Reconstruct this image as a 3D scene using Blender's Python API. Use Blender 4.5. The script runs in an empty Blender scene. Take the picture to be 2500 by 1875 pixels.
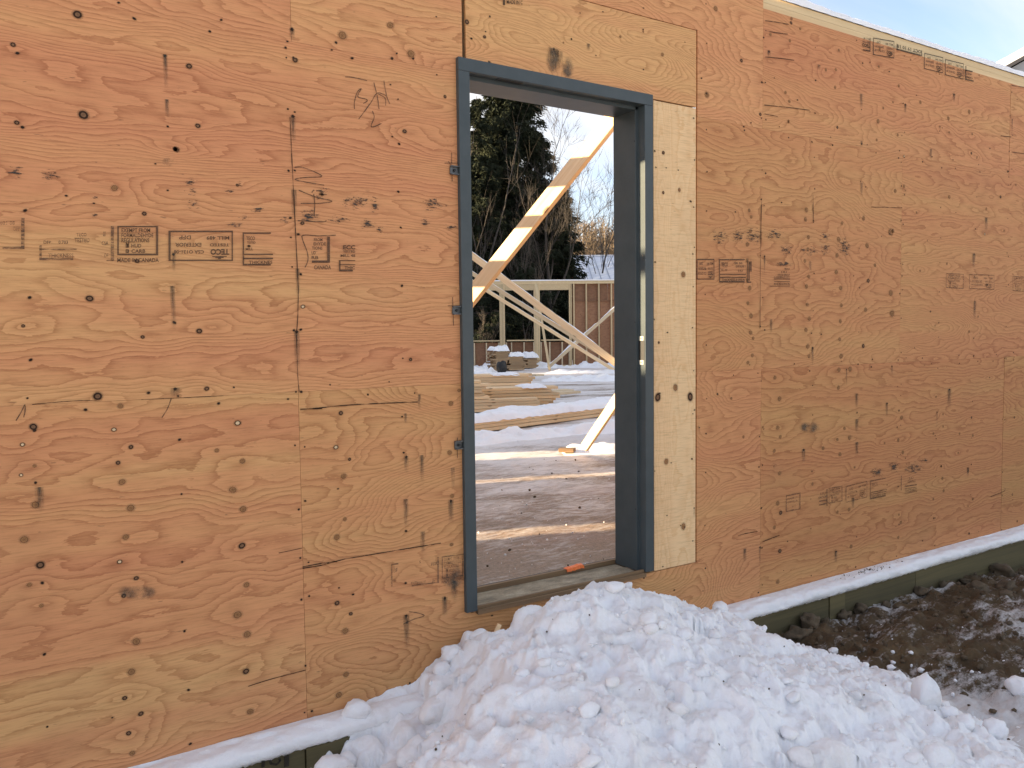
import bpy, bmesh, math, random
import numpy as np
from mathutils import Vector, Matrix, Quaternion

random.seed(7)
rng = np.random.default_rng(7)
S = bpy.context.scene
COL = S.collection

# ------------------------------------------------------------------ camera
# World: x runs along the plywood wall, y into the building, z up.
# z = 0 is the door sill, x = 0 the left edge of the steel door frame.
YAW, PITCH, ROLL = 0.57864, 0.06009, 0.012235
CPOS = np.array([-1.6306, -2.84746, 1.11265])
FPX, CX, CY = 2030.0, 1250.0, 937.5
_f = np.array([math.sin(YAW) * math.cos(PITCH), math.cos(YAW) * math.cos(PITCH), -math.sin(PITCH)])
_r = np.array([math.cos(YAW), -math.sin(YAW), 0.0])
_d = np.cross(_f, _r)
RR = _r * math.cos(ROLL) + _d * math.sin(ROLL)
DD = -_r * math.sin(ROLL) + _d * math.cos(ROLL)
FF = _f
cam = bpy.data.cameras.new('camera')
cam.sensor_width = 36.0
cam.lens = 36.0 * FPX / 2500.0
cam.clip_start = 0.05
cam.clip_end = 3000.0
camo = bpy.data.objects.new('camera', cam)
COL.objects.link(camo)
M = Matrix.Identity(4)
for i in range(3):
    M[i][0], M[i][1], M[i][2], M[i][3] = RR[i], -DD[i], -FF[i], CPOS[i]
camo.matrix_world = M
S.camera = camo

# surveying helpers: measured photo position -> real place on a plane
def _ray(u, v):
    return RR * ((u - CX) / FPX) + DD * ((v - CY) / FPX) + FF
def W(u, v, Y=0.02):                 # on the wall plane
    d = _ray(u, v); t = (Y - CPOS[1]) / d[1]; p = CPOS + t * d
    return p[0], p[2]
def G(u, v, Z=0.0):                  # on a level plane
    d = _ray(u, v); t = (Z - CPOS[2]) / d[2]
    return CPOS + t * d
def AT(u, v, depth):                 # at a distance along the view axis
    return CPOS + _ray(u, v) * depth

# ------------------------------------------------------------------ sky, sun, exposure
SUN_A = math.radians(20.0)           # sun travels this far off the wall line, towards the outside
SUN_E = math.radians(12.0)
sd = Vector((math.cos(SUN_E) * math.cos(SUN_A), -math.cos(SUN_E) * math.sin(SUN_A), -math.sin(SUN_E)))
w = bpy.data.worlds.new('World'); S.world = w; w.use_nodes = True
nt = w.node_tree; nt.nodes.clear()
def N(t, kind, **kw):
    n = t.nodes.new(kind)
    for k, v in kw.items(): setattr(n, k, v)
    return n
out = N(nt, 'ShaderNodeOutputWorld'); bg = N(nt, 'ShaderNodeBackground')
sky = N(nt, 'ShaderNodeTexSky', sky_type='NISHITA')
sky.sun_disc = False
sky.sun_elevation = SUN_E
sky.sun_rotation = math.atan2(-sd.x, -sd.y)
sky.air_density = 1.0; sky.dust_density = 0.6; sky.ozone_density = 1.6
tc = N(nt, 'ShaderNodeTexCoord')
sx = N(nt, 'ShaderNodeSeparateXYZ'); nt.links.new(tc.outputs['Generated'], sx.inputs[0])
zz = N(nt, 'ShaderNodeMath', operation='MAXIMUM'); nt.links.new(sx.outputs['Z'], zz.inputs[0]); zz.inputs[1].default_value = 0.0
za = N(nt, 'ShaderNodeMath', operation='ADD'); nt.links.new(zz.outputs[0], za.inputs[0]); za.inputs[1].default_value = 0.16
dx = N(nt, 'ShaderNodeMath', operation='DIVIDE'); nt.links.new(sx.outputs['X'], dx.inputs[0]); nt.links.new(za.outputs[0], dx.inputs[1])
dy = N(nt, 'ShaderNodeMath', operation='DIVIDE'); nt.links.new(sx.outputs['Y'], dy.inputs[0]); nt.links.new(za.outputs[0], dy.inputs[1])
cx_ = N(nt, 'ShaderNodeCombineXYZ'); nt.links.new(dx.outputs[0], cx_.inputs[0]); nt.links.new(dy.outputs[0], cx_.inputs[1])
mp = N(nt, 'ShaderNodeMapping'); mp.inputs['Rotation'].default_value = (0, 0, math.radians(-38)); mp.inputs['Scale'].default_value = (0.42, 1.15, 1)
mp.inputs['Location'].default_value = (2.4, 6.6, 0)
nt.links.new(cx_.outputs[0], mp.inputs['Vector'])
cn = N(nt, 'ShaderNodeTexNoise'); cn.inputs['Scale'].default_value = 0.9; cn.inputs['Detail'].default_value = 9; cn.inputs['Roughness'].default_value = 0.55; cn.inputs['Distortion'].default_value = 0.6
nt.links.new(mp.outputs[0], cn.inputs['Vector'])
cr = N(nt, 'ShaderNodeMapRange'); cr.inputs['From Min'].default_value = 0.38; cr.inputs['From Max'].default_value = 0.64; cr.inputs['To Min'].default_value = 0.12; cr.interpolation_type = 'SMOOTHSTEP'
nt.links.new(cn.outputs['Fac'], cr.inputs['Value'])
hz = N(nt, 'ShaderNodeMapRange'); hz.inputs['From Min'].default_value = 0.0; hz.inputs['From Max'].default_value = 0.3; hz.inputs['To Min'].default_value = 0.6; hz.inputs['To Max'].default_value = 0.1
nt.links.new(zz.outputs[0], hz.inputs['Value'])
cm = N(nt, 'ShaderNodeMath', operation='MAXIMUM'); nt.links.new(cr.outputs[0], cm.inputs[0]); nt.links.new(hz.outputs[0], cm.inputs[1])
cs = N(nt, 'ShaderNodeMath', operation='MULTIPLY'); nt.links.new(cm.outputs[0], cs.inputs[0]); cs.inputs[1].default_value = 0.95
cmix = N(nt, 'ShaderNodeMix', data_type='RGBA')
nt.links.new(cs.outputs[0], cmix.inputs['Factor'])
skg = N(nt, 'ShaderNodeMix', data_type='RGBA', blend_type='MULTIPLY'); skg.inputs['Factor'].default_value = 1.0
nt.links.new(sky.outputs[0], skg.inputs['A']); skg.inputs['B'].default_value = (0.57, 0.53, 0.58, 1)
nt.links.new(skg.outputs['Result'], cmix.inputs['A']); cmix.inputs['B'].default_value = (2.0, 1.96, 1.94, 1)
nt.links.new(cmix.outputs['Result'], bg.inputs['Color'])
bg.inputs['Strength'].default_value = 0.10
nt.links.new(bg.outputs[0], out.inputs['Surface'])

sun = bpy.data.lights.new('sun', 'SUN'); sun.energy = 3.5; sun.angle = math.radians(0.5); sun.color = (1.0, 0.76, 0.47)
suno = bpy.data.objects.new('sun', sun); COL.objects.link(suno)
suno.rotation_euler = sd.to_track_quat('-Z', 'Y').to_euler()

S.view_settings.view_transform = 'Standard'
S.view_settings.look = 'None'
S.view_settings.gamma = 1.0
S.view_settings.use_curve_mapping = False
S.view_settings.exposure = 2.55
S.render.engine = 'CYCLES'
S.cycles.max_bounces = 6
S.cycles.transparent_max_bounces = 16

# ------------------------------------------------------------------ object helpers
def tag(o, label=None, cat=None, group=None, kind=None):
    if label: o['label'] = label
    if cat: o['category'] = cat
    if group: o['group'] = group
    if kind: o['kind'] = kind
    return o
def empty(name, loc=(0, 0, 0), label=None, cat=None, group=None):
    o = bpy.data.objects.new(name, None); COL.objects.link(o); o.location = loc
    o.empty_display_size = 0.1
    return tag(o, label, cat, group)
def parent(o, p):
    o.parent = p
    if p is not None:
        q = p; loc = Vector((0, 0, 0))
        o.matrix_parent_inverse = world_of(p).inverted()
    return o
def world_of(p):
    m = p.matrix_basis.copy()
    if p.parent is not None:
        m = world_of(p.parent) @ p.matrix_parent_inverse @ m
    return m

class MB:
    def __init__(s): s.v = []; s.f = []; s.uv = []; s.m = []
    def face(s, pts, uvs=None, m=0):
        i = len(s.v); s.v += [tuple(map(float, p)) for p in pts]
        s.f.append(tuple(range(i, i + len(pts)))); s.m.append(m)
        s.uv.append(uvs if uvs else [(0, 0)] * len(pts))
    def box(s, a, b, m=0):
        x0, y0, z0 = a; x1, y1, z1 = b
        c = [(x0, y0, z0), (x1, y0, z0), (x1, y1, z0), (x0, y1, z0), (x0, y0, z1), (x1, y0, z1), (x1, y1, z1), (x0, y1, z1)]
        s.hexa(c, m)
    def hexa(s, c, m=0):
        i = len(s.v); s.v += [tuple(map(float, p)) for p in c]
        for q in ((0, 3, 2, 1), (4, 5, 6, 7), (0, 1, 5, 4), (1, 2, 6, 5), (2, 3, 7, 6), (3, 0, 4, 7)):
            s.f.append(tuple(i + k for k in q)); s.m.append(m); s.uv.append([(0, 0)] * 4)
    def extrude(s, poly, a, b, m=0):     # poly: list of fn(t)->pt pairs given as 3-D points at both ends
        n = len(poly); i = len(s.v)
        s.v += [tuple(map(float, a(p))) for p in poly] + [tuple(map(float, b(p))) for p in poly]
        for k in range(n):
            l = (k + 1) % n
            s.f.append((i + k, i + l, i + n + l, i + n + k)); s.m.append(m); s.uv.append([(0, 0)] * 4)
        s.f.append(tuple(i + k for k in reversed(range(n)))); s.m.append(m); s.uv.append([(0, 0)] * n)
        s.f.append(tuple(i + n + k for k in range(n))); s.m.append(m); s.uv.append([(0, 0)] * n)
    def tube(s, pts, rads, sides=5, m=0, cap=True):
        rings = []
        for k, p in enumerate(pts):
            p = Vector(p)
            d = (Vector(pts[min(k + 1, len(pts) - 1)]) - Vector(pts[max(k - 1, 0)])).normalized()
            a = d.cross(Vector((0.31, 0.17, 0.93)));
            if a.length < 1e-3: a = d.cross(Vector((1, 0, 0)))
            a.normalize(); b = d.cross(a)
            i = len(s.v); rings.append(i)
            for j in range(sides):
                t = 2 * math.pi * j / sides
                s.v.append(tuple(p + (a * math.cos(t) + b * math.sin(t)) * rads[k]))
        for k in range(len(rings) - 1):
            for j in range(sides):
                l = (j + 1) % sides
                s.f.append((rings[k] + j, rings[k] + l, rings[k + 1] + l, rings[k + 1] + j)); s.m.append(m); s.uv.append([(0, 0)] * 4)
        if cap:
            s.f.append(tuple(rings[-1] + j for j in range(sides))); s.m.append(m); s.uv.append([(0, 0)] * sides)
            s.f.append(tuple(rings[0] + j for j in reversed(range(sides)))); s.m.append(m); s.uv.append([(0, 0)] * sides)
    def build(s, name, mats, par=None, smooth=False, loc=None):
        me = bpy.data.meshes.new(name)
        me.from_pydata(s.v, [], s.f)
        if not isinstance(mats, (list, tuple)): mats = [mats]
        for m in mats: me.materials.append(m)
        if len(mats) > 1: me.polygons.foreach_set('material_index', s.m)
        if any(any(c != (0, 0) for c in u) for u in s.uv):
            ul = me.uv_layers.new(name='UVMap')
            flat = [c for u in s.uv for p in u for c in p]
            ul.data.foreach_set('uv', flat)
        if smooth: me.polygons.foreach_set('use_smooth', [True] * len(me.polygons))
        me.update()
        o = bpy.data.objects.new(name, me); COL.objects.link(o)
        if loc is not None: o.location = loc
        if par is not None: parent(o, par)
        return o

def np_mesh(name, verts, faces, mats, par=None, smooth=False, attrs=None):
    me = bpy.data.meshes.new(name)
    me.from_pydata([], [], [])
    nv = len(verts); nf = len(faces); k = faces.shape[1]
    me.vertices.add(nv); me.vertices.foreach_set('co', np.asarray(verts, np.float32).ravel())
    me.loops.add(nf * k); me.loops.foreach_set('vertex_index', np.asarray(faces, np.int32).ravel())
    me.polygons.add(nf); me.polygons.foreach_set('loop_start', np.arange(0, nf * k, k, dtype=np.int32))
    me.polygons.foreach_set('loop_total', np.full(nf, k, np.int32))
    if smooth: me.polygons.foreach_set('use_smooth', np.ones(nf, bool))
    if not isinstance(mats, (list, tuple)): mats = [mats]
    for m in mats: me.materials.append(m)
    for an, av in (attrs or {}).items():
        a = me.attributes.new(an, 'FLOAT', 'POINT'); a.data.foreach_set('value', np.asarray(av, np.float32).ravel())
    me.update(calc_edges=True); me.validate()
    o = bpy.data.objects.new(name, me); COL.objects.link(o)
    if par is not None: parent(o, par)
    return o

# ------------------------------------------------------------------ noise in numpy
def _h(ix, iy, seed):
    h = (ix.astype(np.int64) * 374761393 + iy.astype(np.int64) * 668265263 + seed * 1274126177) & 0xffffffff
    h = ((h ^ (h >> 13)) * 1274126177) & 0xffffffff
    return ((h ^ (h >> 16)) & 0xffff) / 65536.0
def perlin(x, y, seed=0):
    x = np.asarray(x, float); y = np.asarray(y, float)
    ix = np.floor(x); iy = np.floor(y); fx = x - ix; fy = y - iy
    u = fx * fx * fx * (fx * (fx * 6 - 15) + 10); v = fy * fy * fy * (fy * (fy * 6 - 15) + 10)
    def g(a, b):
        t = _h(ix + a, iy + b, seed) * 2 * math.pi
        return np.cos(t) * (fx - a) + np.sin(t) * (fy - b)
    return ((g(0, 0) * (1 - u) + g(1, 0) * u) * (1 - v) + (g(0, 1) * (1 - u) + g(1, 1) * u) * v) * 1.4
def fbm(x, y, seed=0, o=4, gain=0.5):
    r = 0; a = 1.0
    for k in range(o):
        r = r + a * perlin(x, y, seed + 31 * k); x = x * 2.03 + 5.2; y = y * 2.03 + 1.7; a *= gain
    return r

# ------------------------------------------------------------------ materials
MT = {}
def mat(name, rough=0.8):
    m = bpy.data.materials.new(name); m.use_nodes = True
    t = m.node_tree; b = t.nodes['Principled BSDF']; b.inputs['Roughness'].default_value = rough
    MT[name] = m
    return m, t, b
def ramp(t, src, stops):
    r = N(t, 'ShaderNodeValToRGB'); e = r.color_ramp.elements
    while len(e) < len(stops): e.new(0.5)
    for el, (p, c) in zip(e, stops):
        el.position = p; el.color = (c[0], c[1], c[2], 1) if len(c) > 1 else (c[0],) * 3 + (1,)
    t.links.new(src, r.inputs[0]); return r.outputs[0]
def noise(t, scale, detail=4, rough=0.55, vec=None, sc=None, dist=0.0, coord='Object', rot=None):
    n = N(t, 'ShaderNodeTexNoise'); n.inputs['Scale'].default_value = scale; n.inputs['Detail'].default_value = detail
    n.inputs['Roughness'].default_value = rough; n.inputs['Distortion'].default_value = dist
    c = N(t, 'ShaderNodeTexCoord'); src = c.outputs[coord]
    if vec is not None: src = vec
    if sc is not None or rot is not None:
        mp = N(t, 'ShaderNodeMapping')
        if sc is not None: mp.inputs['Scale'].default_value = sc
        if rot is not None: mp.inputs['Rotation'].default_value = rot
        t.links.new(src, mp.inputs[0]); src = mp.outputs[0]
    t.links.new(src, n.inputs['Vector']); return n.outputs['Fac']
def mixc(t, fac, a, b, blend='MIX'):
    m = N(t, 'ShaderNodeMix', data_type='RGBA', blend_type=blend)
    for s_, v in (('Factor', fac), ('A', a), ('B', b)):
        if isinstance(v, (int, float)): m.inputs[s_].default_value = v
        elif isinstance(v, tuple): m.inputs[s_].default_value = (v[0], v[1], v[2], 1)
        else: t.links.new(v, m.inputs[s_])
    return m.outputs['Result']
def mth(t, op, a, b=0.0, clamp=False):
    m = N(t, 'ShaderNodeMath', operation=op); m.use_clamp = clamp
    for i, v in enumerate((a, b)):
        if isinstance(v, (int, float)): m.inputs[i].default_value = v
        else: t.links.new(v, m.inputs[i])
    return m.outputs[0]
def attr(t, name):
    a = N(t, 'ShaderNodeAttribute'); a.attribute_name = name; return a.outputs['Fac']
def bump(t, b, h, strength=0.3, dist=0.01):
    n = N(t, 'ShaderNodeBump'); n.inputs['Strength'].default_value = strength; n.inputs['Distance'].default_value = dist
    t.links.new(h, n.inputs['Height']); t.links.new(n.outputs[0], b.inputs['Normal'])
def setc(t, b, c):
    if isinstance(c, tuple): b.inputs['Base Color'].default_value = (c[0], c[1], c[2], 1)
    else: t.links.new(c, b.inputs['Base Color'])

# plywood: 'grain' is the growth-ring height on the veneer, 'tone' sapwood .. heartwood
def plywood(name, estops, lstops):
    m, t, b = mat(name, 0.72)
    g = attr(t, 'grain'); tn = attr(t, 'tone')
    fine = noise(t, 1.0, 6, 0.65, sc=(14, 14, 190))
    wob = noise(t, 1.0, 5, 0.62, sc=(11, 11, 46))
    gg = mth(t, 'ADD', g, mth(t, 'MULTIPLY', mth(t, 'SUBTRACT', wob, 0.5), 1.15))
    fr = mth(t, 'FRACT', gg)
    line = ramp(t, fr, [(0.0, (0.0,)), (0.35, (0.06,)), (0.68, (0.34,)), (0.88, (0.85,)), (0.95, (1.0,)), (1.0, (0.0,))])
    late = N(t, 'ShaderNodeSeparateColor'); t.links.new(line, late.inputs[0])
    lf = late.outputs[0]
    soft = noise(t, 1.0, 3, 0.5, sc=(1.3, 1.3, 6.0))
    lf2 = mth(t, 'MULTIPLY', lf, mth(t, 'ADD', mth(t, 'MULTIPLY', soft, 1.0), 0.2), True)
    tone2 = mth(t, 'ADD', tn, mth(t, 'MULTIPLY', mth(t, 'SUBTRACT', noise(t, 1.0, 4, 0.6, sc=(2.2, 2.2, 22)), 0.5), 0.7), True)
    early = ramp(t, tone2, estops)
    latec = ramp(t, tone2, lstops)
    c = mixc(t, lf2, early, latec)
    fl = ramp(t, fine, [(0.28, (0.80, 0.78, 0.76)), (0.5, (1.0, 1.0, 1.0)), (0.72, (1.07, 1.07, 1.07))])
    c = mixc(t, 1.0, c, fl, 'MULTIPLY')
    dirt = noise(t, 1.7, 6, 0.6)
    c = mixc(t, ramp(t, dirt, [(0.55, (0.0,)), (0.8, (0.25,))]), c, (0.42, 0.25, 0.13))
    c = mixc(t, mth(t, 'MULTIPLY', attr(t, 'age'), 1.0), c, mixc(t, 1.0, c, (0.76, 0.70, 0.62), 'MULTIPLY'))  # sheet darkening: shade painted into the colour, with some weathering
    pit = noise(t, 1.0, 2, 0.5, sc=(28, 28, 120))
    c = mixc(t, ramp(t, pit, [(0.72, (0.0,)), (0.80, (0.55,))]), c, (0.16, 0.085, 0.045))
    setc(t, b, c)
    bump(t, b, mth(t, 'ADD', mth(t, 'MULTIPLY', lf, 0.5), fine), 0.22, 0.0012)
    b.inputs['Specular IOR Level'].default_value = 0.22
plywood('plywood', [(0.0, (0.68, 0.395, 0.175)), (0.45, (0.665, 0.335, 0.155)), (1.0, (0.63, 0.285, 0.14))],
        [(0.0, (0.44, 0.215, 0.085)), (0.45, (0.42, 0.175, 0.075)), (1.0, (0.40, 0.148, 0.068))])
plywood('plywood_pale', [(0.0, (0.80, 0.56, 0.31)), (0.5, (0.78, 0.51, 0.275)), (1.0, (0.75, 0.45, 0.23))],
        [(0.0, (0.72, 0.45, 0.22)), (0.5, (0.68, 0.41, 0.19)), (1.0, (0.64, 0.34, 0.16))])

def decal(name, build):
    m, t, b = mat(name, 0.75)
    fac = build(t, b)
    tr = N(t, 'ShaderNodeBsdfTransparent'); mx = N(t, 'ShaderNodeMixShader')
    t.links.new(fac, mx.inputs[0]); t.links.new(tr.outputs[0], mx.inputs[1]); t.links.new(b.outputs[0], mx.inputs[2])
    o = [n for n in t.nodes if n.type == 'OUTPUT_MATERIAL'][0]
    t.links.new(mx.outputs[0], o.inputs['Surface'])
    b.inputs['Specular IOR Level'].default_value = 0.15
def uvrad(t):
    c = N(t, 'ShaderNodeTexCoord'); mp = N(t, 'ShaderNodeMapping'); mp.inputs['Location'].default_value = (-0.5, -0.5, 0)
    t.links.new(c.outputs['UV'], mp.inputs[0])
    jit = N(t, 'ShaderNodeTexNoise'); jit.inputs['Scale'].default_value = 32; jit.inputs['Detail'].default_value = 2
    t.links.new(c.outputs['Object'], jit.inputs['Vector'])
    sub = N(t, 'ShaderNodeVectorMath', operation='SUBTRACT'); t.links.new(jit.outputs['Color'], sub.inputs[0]); sub.inputs[1].default_value = (0.5, 0.5, 0.5)
    sc_ = N(t, 'ShaderNodeVectorMath', operation='SCALE'); t.links.new(sub.outputs[0], sc_.inputs[0]); sc_.inputs['Scale'].default_value = 0.13
    ad = N(t, 'ShaderNodeVectorMath', operation='ADD'); t.links.new(mp.outputs[0], ad.inputs[0]); t.links.new(sc_.outputs[0], ad.inputs[1])
    fl = N(t, 'ShaderNodeVectorMath', operation='MULTIPLY'); t.links.new(ad.outputs[0], fl.inputs[0]); fl.inputs[1].default_value = (1, 1, 0)
    ln = N(t, 'ShaderNodeVectorMath', operation='LENGTH'); t.links.new(fl.outputs[0], ln.inputs[0])
    return mth(t, 'MULTIPLY', ln.outputs['Value'], 2.0)
def knot_mat(name, stops, alpha):
    def bld(t, b):
        r = uvrad(t)
        setc(t, b, mixc(t, 0.5, ramp(t, r, stops), ramp(t, noise(t, 160, 3, 0.6), [(0.3, (0.55,) * 3), (0.7, (1.3,) * 3)]), 'MULTIPLY'))
        return ramp(t, r, alpha)
    decal(name, bld)
knot_mat('knot_brown', [(0.0, (0.10, 0.05, 0.025)), (0.13, (0.34, 0.175, 0.075)), (0.24, (0.25, 0.125, 0.055)), (0.34, (0.42, 0.22, 0.10)), (0.47, (0.16, 0.078, 0.035)), (0.58, (0.42, 0.22, 0.10)), (1.0, (0.46, 0.24, 0.11))],
         [(0.0, (0.85,)), (0.5, (0.75,)), (0.62, (0.3,)), (0.9, (0.0,))])
knot_mat('knot_dark', [(0.0, (0.16, 0.09, 0.05)), (0.28, (0.22, 0.12, 0.065)), (0.38, (0.035, 0.018, 0.012)), (0.52, (0.03, 0.016, 0.01)), (0.6, (0.16, 0.085, 0.045)), (1.0, (0.36, 0.19, 0.1))],
         [(0.0, (1.0,)), (0.55, (1.0,)), (0.66, (0.35,)), (0.92, (0.0,))])
knot_mat('knot_light', [(0.0, (0.66, 0.5, 0.3)), (0.34, (0.7, 0.54, 0.34)), (0.42, (0.08, 0.045, 0.02)), (0.54, (0.06, 0.03, 0.015)), (0.62, (0.3, 0.16, 0.08)), (1.0, (0.4, 0.2, 0.1))],
         [(0.0, (1.0,)), (0.52, (1.0,)), (0.62, (0.4,)), (0.9, (0.0,))])
knot_mat('nail_rust', [(0.0, (0.02, 0.015, 0.012)), (0.5, (0.035, 0.022, 0.015)), (1.0, (0.2, 0.11, 0.06))],
         [(0.0, (1.0,)), (0.48, (0.95,)), (0.62, (0.35,)), (0.95, (0.0,))])
def stain_b(t, b):
    setc(t, b, mixc(t, noise(t, 60, 3), (0.03, 0.033, 0.03), (0.10, 0.088, 0.066)))
    c = N(t, 'ShaderNodeTexCoord'); s_ = N(t, 'ShaderNodeSeparateXYZ'); t.links.new(c.outputs['UV'], s_.inputs[0])
    ed = mth(t, 'SUBTRACT', 1.0, mth(t, 'MULTIPLY', mth(t, 'ABSOLUTE', mth(t, 'SUBTRACT', s_.outputs['X'], 0.5)), 2.0), True)
    vv = mth(t, 'MULTIPLY', mth(t, 'POWER', s_.outputs['Y'], 0.8), mth(t, 'LESS_THAN', s_.outputs['Y'], 0.999))
    nz = ramp(t, noise(t, 1.0, 6, 0.72, sc=(150, 150, 26)), [(0.33, (0.0,)), (0.55, (1.0,))])
    return mth(t, 'MULTIPLY', mth(t, 'MULTIPLY', mth(t, 'POWER', ed, 0.7), vv), mth(t, 'MULTIPLY', nz, 0.85), True)
decal('drip_stain', stain_b)
def ink_b(lo, hi, col):
    def f(t, b):
        setc(t, b, col)
        a = noise(t, 1.0, 5, 0.75, sc=(45, 45, 210))
        a2 = noise(t, 6, 3, 0.6)
        return ramp(t, mth(t, 'ADD', mth(t, 'MULTIPLY', a, 0.75), mth(t, 'MULTIPLY', a2, 0.25)), [(lo, (0.0,)), (hi, (0.8,))])
    return f
decal('stamp_ink', ink_b(0.29, 0.42, (0.085, 0.052, 0.036)))
decal('faded_ink', ink_b(0.38, 0.56, (0.13, 0.075, 0.048)))
decal('black_ink', ink_b(0.26, 0.36, (0.028, 0.024, 0.022)))
def pencil_b(t, b):
    setc(t, b, (0.10, 0.062, 0.042))
    return ramp(t, noise(t, 55, 4, 0.7), [(0.32, (0.35,)), (0.6, (0.95,))])
decal('pencil', pencil_b)
def crack_b(t, b):
    setc(t, b, (0.045, 0.026, 0.016))
    return ramp(t, noise(t, 26, 3, 0.6), [(0.3, (0.25,)), (0.55, (1.0,))])
decal('crack', crack_b)
def scuff_b(t, b):
    setc(t, b, mixc(t, noise(t, 30, 3), (0.03, 0.027, 0.025), (0.09, 0.08, 0.07)))
    c = N(t, 'ShaderNodeTexCoord')
    r = mth(t, 'SUBTRACT', 1.0, uvrad(t), True)
    n1 = noise(t, 1.0, 6, 0.8, sc=(40, 40, 150))
    return mth(t, 'MULTIPLY', ramp(t, mth(t, 'ADD', n1, mth(t, 'MULTIPLY', r, 0.16)), [(0.60, (0.0,)), (0.68, (0.95,))]), mth(t, 'MINIMUM', mth(t, 'MULTIPLY', r, 5.0), 1.0))
decal('scuff', scuff_b)
def grey_b(t, b):
    setc(t, b, (0.11, 0.095, 0.075))
    r = mth(t, 'SUBTRACT', 1.0, uvrad(t), True)
    return mth(t, 'MULTIPLY', ramp(t, noise(t, 14, 6, 0.7), [(0.38, (0.0,)), (0.62, (0.75,))]), mth(t, 'MINIMUM', mth(t, 'MULTIPLY', r, 2.5), 1.0))
decal('grey_stain', grey_b)

def wood(name, light, dark, scale=1.0, rough=0.75, knots=True):
    m, t, b = mat(name, rough)
    oi = N(t, 'ShaderNodeObjectInfo')
    n1 = noise(t, 1.0, 4, 0.6, sc=(1.2 * scale, 42 * scale, 42 * scale), dist=0.4)
    n2 = noise(t, 1.0, 3, 0.5, sc=(0.8, 9, 9))
    c = mixc(t, ramp(t, n1, [(0.35, (0.0,)), (0.68, (1.0,))]), light, dark)
    c = mixc(t, mth(t, 'MULTIPLY', n2, 0.35), c, tuple(x * 0.8 for x in dark))
    hv = N(t, 'ShaderNodeHueSaturation'); t.links.new(c, hv.inputs['Color'])
    t.links.new(mth(t, 'ADD', 0.8, mth(t, 'MULTIPLY', oi.outputs['Random'], 0.36)), hv.inputs['Value'])
    c = hv.outputs['Color']
    if knots:
        v = N(t, 'ShaderNodeTexVoronoi'); v.inputs['Scale'].default_value = 1.0
        mp = N(t, 'ShaderNodeMapping'); mp.inputs['Scale'].default_value = (2.6, 7, 7)
        tc2 = N(t, 'ShaderNodeTexCoord'); t.links.new(tc2.outputs['Object'], mp.inputs[0]); t.links.new(mp.outputs[0], v.inputs['Vector'])
        c = mixc(t, ramp(t, v.outputs['Distance'], [(0.07, (0.85,)), (0.13, (0.0,))]), c, (0.13, 0.07, 0.035))
    setc(t, b, c); bump(t, b, n1, 0.15, 0.002)
    return m
wood('pine', (0.90, 0.69, 0.42), (0.77, 0.53, 0.29))
wood('pine_grey', (0.68, 0.55, 0.37), (0.53, 0.41, 0.25))
wood('pine_plate', (0.68, 0.53, 0.31), (0.58, 0.43, 0.235), knots=False)
wood('old_wood', (0.30, 0.19, 0.095), (0.17, 0.10, 0.05))
wood('weathered', (0.52, 0.36, 0.20), (0.30, 0.19, 0.10))
wood('treated', (0.15, 0.122, 0.052), (0.09, 0.075, 0.034), rough=0.8, knots=False)
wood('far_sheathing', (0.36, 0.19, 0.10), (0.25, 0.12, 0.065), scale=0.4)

m, t, b = mat('steel_grey', 0.38)
n = noise(t, 9, 5, 0.6)
setc(t, b, ramp(t, n, [(0.3, (0.045, 0.060, 0.066)), (0.7, (0.063, 0.079, 0.086))]))
b.inputs['Specular IOR Level'].default_value = 0.35
bump(t, b, noise(t, 240, 3), 0.05, 0.001)
m, t, b = mat('steel_dark', 0.6); setc(t, b, (0.012, 0.013, 0.014))
m, t, b = mat('galvanised', 0.45); setc(t, b, ramp(t, noise(t, 60, 3), [(0.3, (0.05, 0.055, 0.06)), (0.7, (0.13, 0.135, 0.14))])); b.inputs['Metallic'].default_value = 0.5
m, t, b = mat('bare_tab', 0.5); setc(t, b, (0.42, 0.42, 0.36)); 
m, t, b = mat('orange_ribbon', 0.5); setc(t, b, ramp(t, noise(t, 90, 3), [(0.3, (0.80, 0.13, 0.02)), (0.7, (0.95, 0.24, 0.05))]))

def snow_mat(name, dirty=0.0, warm=0.0):
    m, t, b = mat(name, 0.65)
    n1 = noise(t, 7, 6, 0.62); n2 = noise(t, 55, 5, 0.7); n3 = noise(t, 230, 3, 0.6)
    base = mixc(t, n1, (0.88, 0.885, 0.905), (0.94, 0.94, 0.945))
    d = ramp(t, noise(t, 4.5, 7, 0.72), [(0.54 - dirty * 0.2, (0.0,)), (0.80, (0.55,))])
    c = mixc(t, d, base, (0.56, 0.50, 0.43))
    sp = ramp(t, noise(t, 62, 3, 0.6), [(0.72, (0.0,)), (0.78, (0.7,))])
    sp2 = ramp(t, noise(t, 3.0, 4, 0.6), [(0.5, (0.0,)), (0.66, (1.0,))])
    c = mixc(t, mth(t, 'MULTIPLY', sp, sp2), c, (0.24, 0.19, 0.14))
    setc(t, b, c)
    b.inputs['Subsurface Weight'].default_value = 0.12
    b.inputs['Subsurface Radius'].default_value = (0.03, 0.035, 0.045)
    b.inputs['Subsurface Scale'].default_value = 0.35
    bump(t, b, mth(t, 'ADD', mth(t, 'MULTIPLY', n2, 0.7), mth(t, 'MULTIPLY', n3, 0.4)), 0.6, 0.012)
    b.inputs['Specular IOR Level'].default_value = 0.2
    return m
snow_mat('snow', 0.0)
snow_mat('old_snow', 0.34)

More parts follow.
